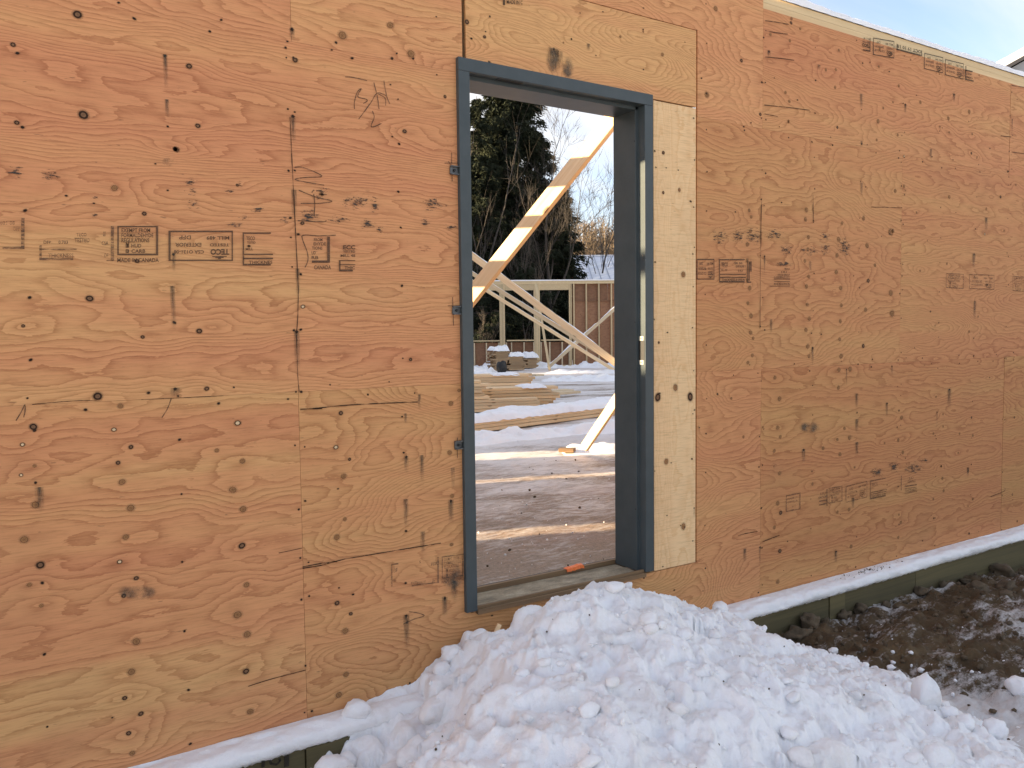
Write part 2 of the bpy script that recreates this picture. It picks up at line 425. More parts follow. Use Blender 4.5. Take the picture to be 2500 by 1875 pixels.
m, t, b = mat('dirt', 0.9)
n1 = noise(t, 3.2, 8, 0.65); n2 = noise(t, 26, 6, 0.7); n3 = noise(t, 90, 4, 0.7)
c = ramp(t, n1, [(0.3, (0.055, 0.034, 0.014)), (0.55, (0.092, 0.058, 0.025)), (0.75, (0.14, 0.092, 0.042))])
c = mixc(t, 0.7, c, ramp(t, n2, [(0.25, (0.55,) * 3), (0.75, (1.45,) * 3)]), 'MULTIPLY')
sa = attr(t, 'snowy')
streak = noise(t, 1.0, 6, 0.72, sc=(5, 17, 12), rot=(0, 0, 0.5))
sf = mth(t, 'ADD', sa, mth(t, 'SUBTRACT', mth(t, 'ADD', mth(t, 'MULTIPLY', streak, 0.75), mth(t, 'MULTIPLY', n3, 0.25)), 0.5))
sfr = ramp(t, sf, [(0.22, (0.0,)), (0.36, (0.8,)), (0.6, (1.0,))])
c = mixc(t, sfr, c, mixc(t, n2, (0.52, 0.48, 0.44), (0.80, 0.80, 0.82)))
setc(t, b, c)
bump(t, b, mth(t, 'ADD', n2, mth(t, 'MULTIPLY', n3, 0.5)), 0.7, 0.02)

m, t, b = mat('icy_floor', 0.62)
n1 = noise(t, 1.0, 8, 0.66, sc=(0.9, 1.7, 1), rot=(0, 0, 0.58), dist=0.5); n2 = noise(t, 1.0, 6, 0.72, sc=(9, 30, 9), rot=(0, 0, 0.58)); n3 = noise(t, 60, 5, 0.75)
c = ramp(t, n3, [(0.3, (0.15, 0.102, 0.066)), (0.7, (0.36, 0.265, 0.19))])
fa = attr(t, 'snowy')
sf = mth(t, 'ADD', fa, mth(t, 'ADD', mth(t, 'MULTIPLY', mth(t, 'SUBTRACT', n1, 0.5), 1.5), mth(t, 'MULTIPLY', mth(t, 'SUBTRACT', n2, 0.5), 1.3)))
sfr = ramp(t, sf, [(0.02, (0.0,)), (0.22, (0.35,)), (0.48, (0.8,)), (0.85, (1.0,))])
c = mixc(t, sfr, c, mixc(t, n3, (0.66, 0.60, 0.56), (0.86, 0.85, 0.85)))
pinky = ramp(t, noise(t, 0.9, 3), [(0.5, (0.0,)), (0.75, (0.35,))])
c = mixc(t, pinky, c, (0.36, 0.22, 0.19))
setc(t, b, c); bump(t, b, mth(t, 'ADD', n2, mth(t, 'MULTIPLY', n3, 0.6)), 0.6, 0.02)

m, t, b = mat('sill_dirty', 0.8)
n1 = noise(t, 1.0, 7, 0.7, sc=(7, 16, 10)); n3 = noise(t, 130, 4, 0.7)
c = ramp(t, n1, [(0.3, (0.14, 0.11, 0.07)), (0.55, (0.34, 0.28, 0.19)), (0.75, (0.5, 0.43, 0.32))])
c = mixc(t, 0.6, c, ramp(t, n3, [(0.25, (0.5,) * 3), (0.75, (1.4,) * 3)]), 'MULTIPLY')
setc(t, b, c); bump(t, b, n3, 0.5, 0.004)

m, t, b = mat('ground_mix', 0.9)
n1 = noise(t, 0.35, 8, 0.65)
setc(t, b, mixc(t, ramp(t, n1, [(0.26, (0.0,)), (0.36, (1.0,))]), (0.30, 0.25, 0.2), (0.84, 0.84, 0.85)))
m, t, b = mat('rock', 0.85)
setc(t, b, ramp(t, noise(t, 9, 6, 0.65), [(0.3, (0.055, 0.037, 0.020)), (0.7, (0.14, 0.098, 0.055))])); bump(t, b, noise(t, 60, 5, 0.7), 0.6, 0.01)
m, t, b = mat('bark', 0.9)
setc(t, b, ramp(t, noise(t, 6, 5, 0.6), [(0.3, (0.03, 0.025, 0.02)), (0.7, (0.075, 0.062, 0.05))]))
m, t, b = mat('pale_bark', 0.9)
setc(t, b, ramp(t, noise(t, 6, 5, 0.6), [(0.3, (0.045, 0.037, 0.03)), (0.7, (0.11, 0.09, 0.07))]))
def leaf(name, a, bcol):
    m, t, b = mat(name, 0.8)
    setc(t, b, ramp(t, noise(t, 1.1, 4, 0.6), [(0.3, a), (0.7, bcol)]))
    b.inputs['Specular IOR Level'].default_value = 0.15
leaf('needles', (0.010, 0.015, 0.009), (0.032, 0.038, 0.020))
leaf('needles_brown', (0.03, 0.027, 0.016), (0.075, 0.062, 0.034))
leaf('brush', (0.10, 0.075, 0.05), (0.2, 0.155, 0.11))
m, t, b = mat('metal_roof_snow', 0.55)
c = mixc(t, ramp(t, noise(t, 1.0, 6, 0.6, sc=(0.5, 2.4, 1)), [(0.42, (0.0,)), (0.6, (1.0,))]), (0.62, 0.66, 0.74), (0.86, 0.87, 0.89)); setc(t, b, c)
m, t, b = mat('roof_seam', 0.5); setc(t, b, (0.36, 0.40, 0.47))
m, t, b = mat('siding_cream', 0.7)
wv = N(t, 'ShaderNodeTexWave', bands_direction='Z'); wv.inputs['Scale'].default_value = 2.4
tc3 = N(t, 'ShaderNodeTexCoord'); t.links.new(tc3.outputs['Object'], wv.inputs['Vector'])
setc(t, b, ramp(t, wv.outputs['Fac'], [(0.0, (0.5, 0.44, 0.30)), (0.15, (0.68, 0.62, 0.45)), (1.0, (0.72, 0.66, 0.48))]))
m, t, b = mat('siding_grey', 0.7); setc(t, b, (0.33, 0.34, 0.35))
m, t, b = mat('glass_dark', 0.1); setc(t, b, (0.03, 0.035, 0.04))
m, t, b = mat('roof_dark', 0.8); setc(t, b, (0.05, 0.05, 0.055))

# ------------------------------------------------------------------ the plywood wall
wall = empty('plywood_wall', (0, 0.1, -0.3), 'long new plywood sheathed wall with stamped panels around the grey steel doorway', 'wall')
PY = 0.02                       # front of the sheathing
TH = 0.0115
RES = 0.0135

def field(s, t_, seed, amp=1.0, slope=6.0, fs=0.6, ft=2.6, knots=()):
    wx = s + 0.25 * perlin(s * 0.9, t_ * 2.0, seed + 5)
    fs *= 0.65; ft *= 1.2
    g = 1.4 * amp * (9.0 * perlin(wx * fs, t_ * ft, seed) + 3.2 * perlin(wx * fs * 2.6, t_ * ft * 2.2, seed + 1) + 0.9 * perlin(wx * 5.5, t_ * 15, seed + 2)) + slope * t_
    for (ks, kt, kr) in knots:
        r = max(kr, 0.006) * 3.0
        d = ((s - ks) / (3.2 * r)) ** 2 + ((t_ - kt) / (1.2 * r)) ** 2
        near = d < 9
        if near.any(): g = g + np.where(near, 1.5 * np.exp(-d), 0)
    return g

class Panel:
    """One sheet of plywood: one or more rectangles (the sheet minus what was cut out)."""
    def __init__(s, rects, seed, tone=0.5, tvar=0.5, vertical=False, amp=1.0, slope=6.0, fs=0.6, ft=2.6, label=None, y=PY, cols=()):
        s.rects = rects; s.seed = seed; s.tone = tone; s.tvar = tvar; s.vert = vertical; s.k = dict(amp=amp, slope=slope, fs=fs, ft=ft)
        s.label = label; s.y = y; s.drift = 0.38 if seed == 12 else 0.0;  s.knots = []; s.nails = []; s.obj = None; s.cols = cols  # drift reddens the doorway sheet's right end, standing in for its dimmer light
    def has(s, x, z):
        return any(a - 1e-4 <= x <= c + 1e-4 and b_ - 1e-4 <= z <= d + 1e-4 for (a, b_, c, d) in s.rects)
    def build(s):
        V = []; F = []; n0 = 0
        for (a, b_, c, d) in s.rects:
            nx = max(2, int((c - a) / RES) + 1); nz = max(2, int((d - b_) / RES) + 1)
            X, Z = np.meshgrid(np.linspace(a, c, nx), np.linspace(b_, d, nz))
            warp = 0.0006 * perlin(X * 1.1, Z * 1.3, s.seed + 77)
            V.append(np.stack([X, s.y + warp, Z], -1).reshape(-1, 3))
            i = np.arange(nx * nz).reshape(nz, nx) + n0
            F.append(np.stack([i[:-1, :-1], i[:-1, 1:], i[1:, 1:], i[1:, :-1]], -1).reshape(-1, 4))
            n0 += nx * nz
            # edges and back of the sheet
            yb = s.y + TH
            per = np.concatenate([i[0, :], i[1:, -1], i[-1, -2::-1], i[-2:0:-1, 0]]) - (n0 - nx * nz)
            front = V[-1][per]; back = front.copy(); back[:, 1] = yb
            m = len(per); j = np.arange(m); V.append(np.concatenate([front, back]))
            F.append(np.stack([n0 + j, n0 + m + j, n0 + m + (j + 1) % m, n0 + (j + 1) % m], -1))
            n0 += 2 * m
            V.append(np.array([(a, yb, b_), (a, yb, d), (c, yb, d), (c, yb, b_)])); F.append(np.array([[n0, n0 + 1, n0 + 2, n0 + 3]])); n0 += 4
        V = np.concatenate(V); F = np.concatenate(F)
        x, z = V[:, 0], V[:, 2]
        kn = [((kz, kx, kr) if s.vert else (kx, kz, kr)) for (kx, kz, kr, kk) in s.knots]
        S_, T_ = (z, x) if s.vert else (x, z)
        g = field(S_, T_, s.seed, knots=kn, **s.k)
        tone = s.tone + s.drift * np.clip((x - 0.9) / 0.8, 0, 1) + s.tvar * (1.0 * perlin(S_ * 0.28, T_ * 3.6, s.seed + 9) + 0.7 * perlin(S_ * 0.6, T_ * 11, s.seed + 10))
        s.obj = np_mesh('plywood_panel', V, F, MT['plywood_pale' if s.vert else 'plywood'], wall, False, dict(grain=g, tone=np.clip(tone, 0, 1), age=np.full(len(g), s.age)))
        if s.label: s.obj['label'] = s.label

P = {}
P['low_a'] = Panel([(-3.09, -0.30, -0.6606, 0.9177)], 11, 0.45, 0.7, slope=7, fs=0.36, ft=2.6, amp=0.7)
P['low_b'] = Panel([(-0.6594, -0.30, 0.031, 0.9177), (0.031, -0.30, 1.309, -0.014), (1.309, -0.30, 1.7694, 0.9177)], 12, 0.28, 0.4, amp=0.95, fs=1.5, ft=2.5, slope=3, label='yellowish plywood panel with bold wavy grain cut around the doorway')
P['low_c'] = Panel([(1.7706, -0.30, 4.20, 0.9177)], 13, 0.55, 0.5, amp=0.7, slope=11, fs=0.4, ft=3)
P['low_d'] = Panel([(4.204, -0.30, 6.63, 0.9177)], 14, 0.3, 0.4)
P['low_e'] = Panel([(6.634, -0.30, 9.06, 0.9177)], 15, 0.4, 0.4)
P['mid_z'] = Panel([(-4.3, 0.9183, -1.899, 2.1297)], 20, 0.6, 0.4)
P['mid_a'] = Panel([(-1.895, 0.9183, 0.031, 2.1297)], 24, 0.62, 0.55, slope=18, fs=0.42, ft=3.4, amp=1.0)
P['mid_b'] = Panel([(1.309, 0.9183, 2.9864, 2.1297)], 22, 0.38, 0.32, amp=0.85, fs=1.25, ft=2.2, slope=5)
P['mid_c'] = Panel([(2.9876, 0.9183, 5.42, 2.1297)], 23, 0.42, 0.4, slope=9)
P['mid_d'] = Panel([(5.424, 0.9183, 7.86, 2.1297)], 25, 0.4, 0.4)
P['mid_e'] = Panel([(7.864, 0.9183, 9.06, 2.1297)], 26, 0.4, 0.4)
P['up_a'] = Panel([(-3.09, 2.1303, -0.6506, 2.86)], 31, 0.62, 0.4, slope=16, fs=0.4, ft=3)
P['up_b'] = Panel([(-0.6494, 2.1303, 0.030, 2.86), (0.030, 2.53, 1.311, 2.86), (1.311, 2.1303, 1.7694, 2.86)], 32, 0.42, 0.45, amp=0.95, fs=1.2, ft=2.4)
P['up_c'] = Panel([(1.7706, 2.1303, 4.20, 2.722)], 33, 0.6, 0.5, slope=10)
P['up_d'] = Panel([(4.204, 2.1303, 6.63, 2.722)], 34, 0.6, 0.4)
P['up_e'] = Panel([(6.634, 2.1303, 9.06, 2.722)], 35, 0.6, 0.4)
P['patch'] = Panel([(0.047, 2.1725, 1.301, 2.526)], 41, 0.22, 0.5, amp=1.2, fs=1.6, ft=3.0, label='stained plywood patch set in above the door frame', y=PY - 0.001)
P['strip'] = Panel([(1.029, -0.010, 1.2985, 2.166)], 42, 0.15, 0.3, vertical=True, amp=0.55, slope=9, fs=0.35, ft=5, label='pale upright plywood strip filling the gap right of the door frame', y=PY - 0.0015)
ORDER = ['patch', 'strip'] + [k for k in P if k not in ('patch', 'strip')]
def panel_at(x, z):
    for k in ORDER:
        if P[k].has(x, z): return P[k]
    return None

# knots measured from the photograph: (u, v, radius in px, kind)
KN = []
def addk(ox, oy, sc, lst):
    for (u, v, r, kk) in lst: KN.append((ox + u / sc, oy + v / sc, r / sc, kk))
addk(0, 850, 2.5525, [(607,300,28,'D'),(750,360,18,'B'),(208,490,22,'D'),(710,507,14,'L'),(139,600,14,'L'),(815,615,14,'D'),(1480,466,18,'L'),(1350,637,14,'B'),(215,733,12,'B'),(735,713,14,'D'),(131,790,11,'L'),(760,833,20,'B'),(1510,703,18,'B'),(1450,882,22,'B'),(220,975,25,'B'),(815,995,25,'B'),(1513,1003,22,'B'),(150,1192,25,'B'),(783,1177,20,'B'),(1507,1230,20,'D'),(250,1350,25,'D'),(745,1330,14,'L'),(848,1433,14,'D'),(181,1472,14,'B'),(770,1543,14,'D'),(257,1603,14,'B'),(1535,1473,18,'B'),(1287,252,14,'D')])
addk(300, 1400, 2.212, [(618,222,22,'B'),(670,328,20,'B'),(72,367,22,'B'),(45,530,20,'B'),(664,528,17,'D'),(97,757,13,'D'),(687,745,18,'B'),(30,862,13,'D'),(50,970,17,'B'),(1156,160,14,'D'),(1200,310,18,'B'),(1230,217,10,'D'),(1205,545,16,'B'),(1165,655,18,'B'),(10,672,12,'D')])
addk(0, 350, 2.765, [(1190,42,18,'D'),(773,302,22,'B'),(972,475,14,'D'),(604,1047,22,'D'),(925,795,14,'D'),(2040,540,12,'D')])
addk(650, 0, 2.3709, [(717,147,20,'B'),(440,205,25,'B'),(837,312,25,'B'),(167,348,14,'D'),(800,760,12,'D'),(1033,560,10,'D'),(1160,128,15,'D'),(1262,215,10,'D')])
addk(650, 700, 2.2127, [(198,108,11,'L'),(779,393,10,'D'),(376,867,13,'L'),(449,932,9,'D'),(418,1023,16,'B'),(990,895,14,'B'),(996,630,14,'B'),(424,1255,12,'B'),(380,1353,18,'B'),(1040,560,9,'B'),(1003,1130,12,'B'),(1000,1392,10,'B'),(402,682,12,'D')])
addk(0, 0, 1 / 1.1302, [(167,32,9,'D'),(180,248,10,'D'),(427,272,5,'D'),(408,143,6,'D'),(28,97,5,'D'),(378,322,5,'D'),(430,715,6,'D'),(308,728,4,'D'),(36,265,5,'D'),(50,704,4,'D'),(512,400,3,'D')])
addk(1500, 350, 5.532, [(653,665,20,'D'),(870,630,28,'B')])
addk(0, 0, 1 / 1.1302, [(1475,593,7,'B'),(1458,837,7,'B'),(1420,858,8,'D'),(1490,857,8,'D'),(1438,997,7,'B'),(1475,1137,7,'B'),(1422,740,3,'D'),(1432,330,4,'D')])
cols = {500: [45,98,215,320,450,610,675,797,900,1035,1080,1220,1277], 965: [42,118,262,360,455,580,660,808,923,1013,1148,1225], 1220: [148,280,410,545,675,815,943,1090,1225,1335], 1440: [110,330,615,850,1143]}
for cx0, ys in cols.items():
    for q in ys: KN.append((1680 + (cx0 + random.uniform(-25, 25)) / 3.317, 500 + q / 3.317, random.uniform(4.2, 6.5), 'D' if q in (615, 1143) else 'B'))
addk(1680, 500, 3.317, [(700,1400,17,'B'),(737,1570,20,'B'),(1215,1480,18,'B'),(1310,1330,22,'B'),(1640,220,30,'B'),(1640,715,28,'B'),(1650,880,28,'B'),(235,1533,10,'D'),(347,1567,11,'B'),(1510,490,16,'B')])
addk(1700, 0, 2.765, [(128,60,18,'B'),(302,410,12,'D'),(430,772,11,'D'),(70,640,22,'B'),(640,127,12,'B'),(700,195,10,'B'),(630,275,11,'B'),(960,340,10,'B'),(940,470,10,'B'),(600,625,11,'B'),(625,685,11,'B'),(935,590,11,'B'),(1510,690,12,'B'),(1700,800,14,'B'),(1840,755,16,'B'),(1225,820,16,'B'),(950,860,10,'D'),(620,820,12,'B'),(1705,895,9,'B'),(1860,905,9,'B'),(1215,945,9,'B'),(1400,1055,9,'L'),(1705,1330,14,'B'),(1955,1410,10,'B'),(1945,1580,9,'L'),(1485,1435,9,'B'),(1400,1258,12,'B'),(1340,1290,14,'B'),(1325,1560,14,'B'),(1640,500,6,'B'),(1230,450,9,'B'),(1325,690,8,'B'),(1260,730,9,'B')])
addk(1800, 1000, 3.16, [(310,140,18,'B'),(330,210,14,'B'),(283,318,16,'B'),(325,490,16,'B'),(310,722,18,'B'),(333,795,16,'D'),(283,908,16,'B'),(327,1090,16,'D'),(310,1328,18,'B'),(45,210,12,'B'),(825,145,14,'B'),(770,230,13,'B'),(865,215,20,'B'),(1240,235,14,'B'),(1265,62,16,'B'),(660,297,14,'B'),(790,345,16,'B'),(1275,330,15,'B'),(860,770,16,'B'),(770,790,12,'B'),(875,1055,16,'B'),(1240,985,12,'B'),(1260,870,14,'B'),(1585,35,9,'B'),(1585,130,9,'B'),(1510,185,10,'B'),(1815,200,12,'B'),(1805,60,9,'D'),(1580,530,12,'B'),(1590,625,12,'B'),(1780,475,11,'B'),(1510,690,10,'B'),(1815,690,11,'B'),(1570,435,8,'D'),(1515,838,8,'D'),(2120,655,10,'B'),(2135,60,8,'D')])
KNW = []
for (u, v, rp, kk) in KN:
    x, z = W(u, v); dist = (CPOS[1] * -1 + 0.02) / _ray(u, v)[1]
    KNW.append((x, z, rp / FPX * dist, kk))
# smaller knots nobody would single out, repeating along the veneer as the peeler turned
for (k, n) in (('mid_c', 26), ('up_c', 14), ('low_c', 14), ('low_d', 20), ('mid_d', 16), ('up_b', 4), ('patch', 5), ('up_d', 10)):
    for _ in range(n):
        a, b_, c, d = P[k].rects[0]
        KNW.append((random.uniform(a, c), random.uniform(b_, d), random.uniform(0.004, 0.0095), random.choice('BBBD')))
for (x, z, r, kk) in KNW:
    p = panel_at(x, z)
    if p is not None: p.knots.append((x, z, min(r, 0.03), kk))
AGE_SHADE = dict(low_c=0.8, mid_b=0.6, mid_c=0.6, up_c=0.4, low_b=0.42, low_a=0.25, mid_a=0.15, low_d=0.9, mid_d=0.7, up_d=0.4, strip=0.0)  # right-hand sheets darkened: weaker light there painted in, plus weathering
for k in P: P[k].age = AGE_SHADE.get(k, 0.1); P[k].build()

def decal_mesh(items, name, m, par, y0, kind=None):
    """flat marks lying on the sheet; items: list of (pts4, uvs4)"""
    mb = MB()
    for pts, uvs in items:
        mb.face([(x, y0, z) for (x, z) in pts], uvs)
    o = mb.build(name, m, par)
    if kind: o['kind'] = kind
    return o
UVQ = [(0, 0), (1, 0), (1, 1), (0, 1)]
def quad(x, z, rx, rz, rot=0.0):
    c, s_ = math.cos(rot), math.sin(rot)
    return ([(x + c * a * rx - s_ * b_ * rz, z + s_ * a * rx + c * b_ * rz) for (a, b_) in ((-1, -1), (1, -1), (1, 1), (-1, 1))], UVQ)
for k in P:
    pn = P[k]
    yk = pn.y - 0.0022
    for kind, mname in (('B', 'knot_brown'), ('D', 'knot_dark'), ('L', 'knot_light')):
        it = []
        for i, (x, z, r, kk) in enumerate(pn.knots):
            if kk == kind:
                e = random.uniform(1.0, 1.25)
                rr_ = r * 1.45
                it.append(quad(x, z, rr_ * (1 if pn.vert else e), rr_ * (e if pn.vert else 1), random.uniform(-0.3, 0.3)))
        if it: decal_mesh(it, 'knots', MT[mname], pn.obj, yk, 'stuff')

# nails: along the studs and the sheet edges
NAILS = {k: [] for k in P}
for i in range(-9, 25):
    x = -0.66 + 0.4055 * i
    z = -0.24
    edge = i % 3 == 0
    while z < 2.75:
        for xx in ((x - 0.014, x + 0.014) if edge and random.random() < 0.7 else (x,)):
            xx += random.uniform(-0.006, 0.006); zz_ = z + random.uniform(-0.03, 0.03)
            p = [k for k in ORDER if P[k].has(xx, zz_)]
            if p and not (-0.02 < xx < 1.03 and -0.02 < zz_ < 2.19): NAILS[p[0]].append((xx, zz_))
        z += random.uniform(0.15, 0.27)
for z in (0.895, 0.94, 2.108, 2.152):
    x = -4
    while x < 9:
        p = [k for k in ORDER if P[k].has(x, z)]
        if p and not (-0.05 < x < 1.33): NAILS[p[0]].append((x, z + random.uniform(-0.005, 0.005)))
        x += random.uniform(0.17, 0.42)
for (u, v) in [(1590,2300/5),(1600,409),(1694,391),(1685,492),(1692,506),(1694,604),(1597,369),(1692,289),(1690,216),(1690,620),(1691,700),(1689,800),(1598,640),(1596,780),(1594,1000),(1692,905),(1690,1010),(1597,1150),(1688,1120),(1693,1240),(1595,1262),(1690,1320)]:
    x, z = W(u, v)
    if P['strip'].has(x, z): NAILS['strip'].append((x, z))
for k in P:
    it = []
    for (x, z) in NAILS[k]:
        r = random.uniform(0.0042, 0.0072)
        it.append(quad(x, z, r * random.uniform(0.9, 1.5), r, random.uniform(-0.6, 0.6)))
    for _ in range(10):
        a, b_, c, d = random.choice(P[k].rects); r = random.uniform(0.003, 0.006)
        it.append(quad(random.uniform(a, c), random.uniform(b_, d), r * 1.6, r))
    if it: decal_mesh(it, 'nail_heads', MT['nail_rust'], P[k].obj, P[k].y - 0.0028, 'stuff')

# iron drips below nails
DR = []; TOPS = {}
for (u, v0, v1, wpx) in [(632,250,310,8),(634,410,472,9),(640,715,800,9),(360,215,255,7),(372,618,715,8),(378,838,882,16),(846,125,160,7),(630,62,100,8),(84,1052,1108,14),(905,852,885,5),(875,893,915,5),(910,983,1042,7),(877,985,1022,7),(876,1078,1145,8),(912,1148,1195,8),(973,1080,1130,9),(877,1328,1405,9),(977,1010,1055,6),(980,1255,1300,10),(960,1290,1330,9),(642,580,640,6),
        (1860,203,235,5),(2010,322,360,4),(1955,225,245,4),(1860,305,345,4),(1768,140,152,5),(2060,203,222,4),(1850,850,880,5),(1850,905,935,5),(2103,548,580,5),(2050,840,880,6),(1850,955,985,5),(2105,650,690,4),(2130,470,500,5),(1608,1185,1215,5),(1805,1190,1215,5),(1735,970,1000,6),(1915,870,900,4),(1860,395,425,4),(1750,565,590,4),(2090,1010,1030,4),(1205,110,150,14),(1195,105,155,18),(1270,95,110,6),(1745,790,830,4),(1660,110,124,6),(1665,690,720,4),(1842,1075,1100,4)]:
    x0, z0 = W(u * 1.1302, v0 * 1.1302); x1, z1 = W(u * 1.1302, v1 * 1.1302)
    xw = W((u + wpx) * 1.1302, v0 * 1.1302)[0] - x0
    DR.append((x0, z0, z1, max(0.007, xw * 0.75)))
for k in P:
    for (x, z) in NAILS[k]:
        if random.random() < 0.04: DR.append((x, z + 0.004, z - random.uniform(0.03, 0.11), random.uniform(0.005, 0.010)))
for (x, z0, z1, hw) in DR:
    p_ = [k for k in ORDER if P[k].has(x, z0)]
    if p_ and hw > 0.0075 and random.random() < 0.5: TOPS.setdefault(p_[0], []).append(quad(x, z0 - 0.003, random.uniform(0.006, 0.009), random.uniform(0.007, 0.010)))
for k, it in TOPS.items(): decal_mesh(it, 'nail_heads', MT['nail_rust'], P[k].obj, P[k].y - 0.0037, 'stuff')
byp = {}
for (x, z0, z1, hw) in DR:
    p = panel_at(x, z0)
    if p is None: continue
    lo = max(z1, min(r[1] for r in p.rects) + 0.002)
    byp.setdefault(id(p), (p, []))[1].append(([(x - hw, lo), (x + hw, lo), (x + hw, z0), (x - hw, z0)], [(0, 0), (1, 0), (1, 0.998), (0, 0.998)]))
for p, it in byp.values(): decal_mesh(it, 'rust_drips', MT['drip_stain'], p.obj, p.y - 0.0034, 'stuff')

# dark marker scuffs and worn print
def uvq(u0, v0, u1, v1, ox=0, oy=0, sc=1.0):
    a = W(ox + u0 / sc, oy + v0 / sc); b_ = W(ox + u1 / sc, oy + v0 / sc); c = W(ox + u1 / sc, oy + v1 / sc); d = W(ox + u0 / sc, oy + v1 / sc)
    return ([d, c, b_, a], UVQ)
SC = {}
def scuff(name, m, q):
    c = np.mean(np.array(q[0]), 0); p = panel_at(c[0], c[1])
    if p: SC.setdefault((id(p), name, m), (p, []))[1].append(q)
for (a, b_, c, d) in [(40,130,170,260),(240,170,420,260),(1220,215,1350,300),(1235,290,1340,360),(1250,365,1370,450),(1580,250,1650,310),(1510,300,1590,340),(1670,415,1790,480),(600,470,670,520),(1600,480,1700,530),(1880,460,1960,550),(1500,530,1660,570),(600,350,680,390),(2100,300,2212,400)]:
    scuff('ink_scuffs', 'scuff', uvq(a, b_, c, d, 0, 350, 2.765))
for (a, b_, c, d) in [(400,1110,640,1230),(180,1200,320,1300),(340,1240,500,1300),(520,1250,640,1340),(880,1250,960,1330),(870,1140,1060,1230),(1020,1290,1110,1340),(620,1300,690,1370),(260,1060,380,1160),(590,1120,660,1260)]:
    scuff('ink_scuffs', 'scuff', uvq(a, b_, c, d, 650, 0, 2.3709))
for (a, b_, c, d) in [(160,170,340,340),(340,180,460,330),(430,170,620,340),(600,190,800,290),(720,300,860,430),(690,455,870,505),(940,320,1060,430),(1030,220,1190,300),(1060,290,1160,420),(1190,250,1330,440),(890,330,960,400)]:
    scuff('ink_scuffs', 'scuff', uvq(a, b_, c, d, 1680, 500, 3.317))
for (a, b_, c, d) in [(1000,440,1150,530),(1150,380,1260,490),(1260,390,1440,510),(250,410,310,460),(1400,370,1480,410)]:
    scuff('ink_scuffs', 'scuff', uvq(a, b_, c, d, 1800, 1000, 3.16))
scuff('grey_smudge', 'grey_stain', uvq(730, 1470, 980, 1570, 0, 850, 2.5525))
scuff('grey_smudge', 'grey_stain', uvq(1390, 80, 1570, 480, 1080, 100, 5.53))
scuff('grey_smudge', 'grey_stain', uvq(1600, 200, 1770, 520, 1080, 100, 5.53))
scuff('grey_smudge', 'grey_stain', uvq(470, 90, 640, 180, 1800, 1000, 3.16))
scuff('grey_smudge', 'grey_stain', uvq(1090, 90, 1200, 160, 0, 350, 2.765))
scuff('grey_smudge', 'grey_stain', uvq(950, 1480, 1070, 1659, 650, 700, 2.2127))
for (p, it) in [v for v in SC.values()]: pass
for (pid, name, m), (p, it) in SC.items(): decal_mesh(it, name, MT[m], p.obj, p.y - 0.0040, 'stuff')

# pencil lines, cracks and layout crosses as thin ribbons on the veneer
def ribbon(pts, hw):
    out_ = []
    for (a, b_) in zip(pts[:-1], pts[1:]):
        a = np.array(a); b_ = np.array(b_); d = b_ - a; L = np.hypot(*d)
        if L < 1e-6: continue
        n_ = np.array([-d[1], d[0]]) / L * hw; e_ = d / L * hw * 0.3
        out_.append(([tuple(a - e_ - n_), tuple(b_ + e_ - n_), tuple(b_ + e_ + n_), tuple(a - e_ + n_)], UVQ))
    return out_
def smooth_line(pts, n=5):
    pts = [np.array(p, float) for p in pts]; res = []
    for i in range(len(pts) - 1):
        p0 = pts[max(i - 1, 0)]; p1 = pts[i]; p2 = pts[i + 1]; p3 = pts[min(i + 2, len(pts) - 1)]
        for k in range(n):
            t_ = k / n
            res.append(0.5 * (2 * p1 + (p2 - p0) * t_ + (2 * p0 - 5 * p1 + 4 * p2 - p3) * t_ ** 2 + (3 * p1 - p0 - 3 * p2 + p3) * t_ ** 3))
    res.append(pts[-1]); return [tuple(r) for r in res]
def stroke(name, m, strokes, ox, oy, sc, hw, curve=True, lay=0.0046):
    it = []; c = None
    for s_ in strokes:
        q = [W(ox + u / sc, oy + v / sc) for (u, v) in s_]
        if c is None: c = q[0]
        it += ribbon(smooth_line(q) if curve and len(q) > 2 else q, hw)
    p = panel_at(*c) or P['mid_a']
    return decal_mesh(it, name, MT[m], p.obj, p.y - lay)
stroke('pencil_writing', 'pencil', [[(508,632),(508,590),(525,535),(547,515),(527,560),(575,575),(580,588),(560,600)], [(620,480),(640,560),(650,632)], [(533,690),(600,600),(640,540),(690,555)], [(678,470),(695,560),(712,602)], [(645,545),(685,570),(688,612)], [(612,645),(622,680),(604,730),(620,735),(664,716)], [(455,447),(500,450),(580,468)]], 650, 0, 2.3709, 0.0016)
stroke('pencil_writing', 'pencil', [[(162,970),(215,972),(320,1020),(230,1028),(165,1038),(200,1050),(332,1073)], [(186,1102),(280,1140),(378,1165),(300,1178),(197,1178)], [(272,1125),(278,1180),(275,1250)], [(262,1115),(272,1100)], [(180,1278),(320,1285),(345,1278)], [(400,1362),(300,1366),(215,1362),(207,1385),(235,1460),(238,1510),(222,1548)]], 650, 0, 2.3709, 0.0017)
stroke('pencil_writing', 'pencil', [[(100,450),(130,400),(155,352),(155,395),(147,430)], [(1065,315),(1040,380),(1007,432)]], 0, 850, 2.5525, 0.0015)
stroke('layout_cross', 'pencil', [[(1070,885),(1073,1050)], [(1030,945),(1115,945)], [(1050,935),(1070,960)]], 650, 0, 2.3709, 0.0016, False)
stroke('layout_cross', 'pencil', [[(1004,58),(1009,210)], [(978,103),(1050,103)]], 650, 700, 2.2127, 0.0016, False)
stroke('layout_cross', 'pencil', [[(1030,815),(1030,925)], [(1010,840),(1065,832)]], 650, 700, 2.2127, 0.0016, False)
stroke('pencil_writing', 'pencil', [[(1543,205),(1590,212),(1625,227),(1570,245),(1512,272)]], 300, 1400, 2.212, 0.0014)
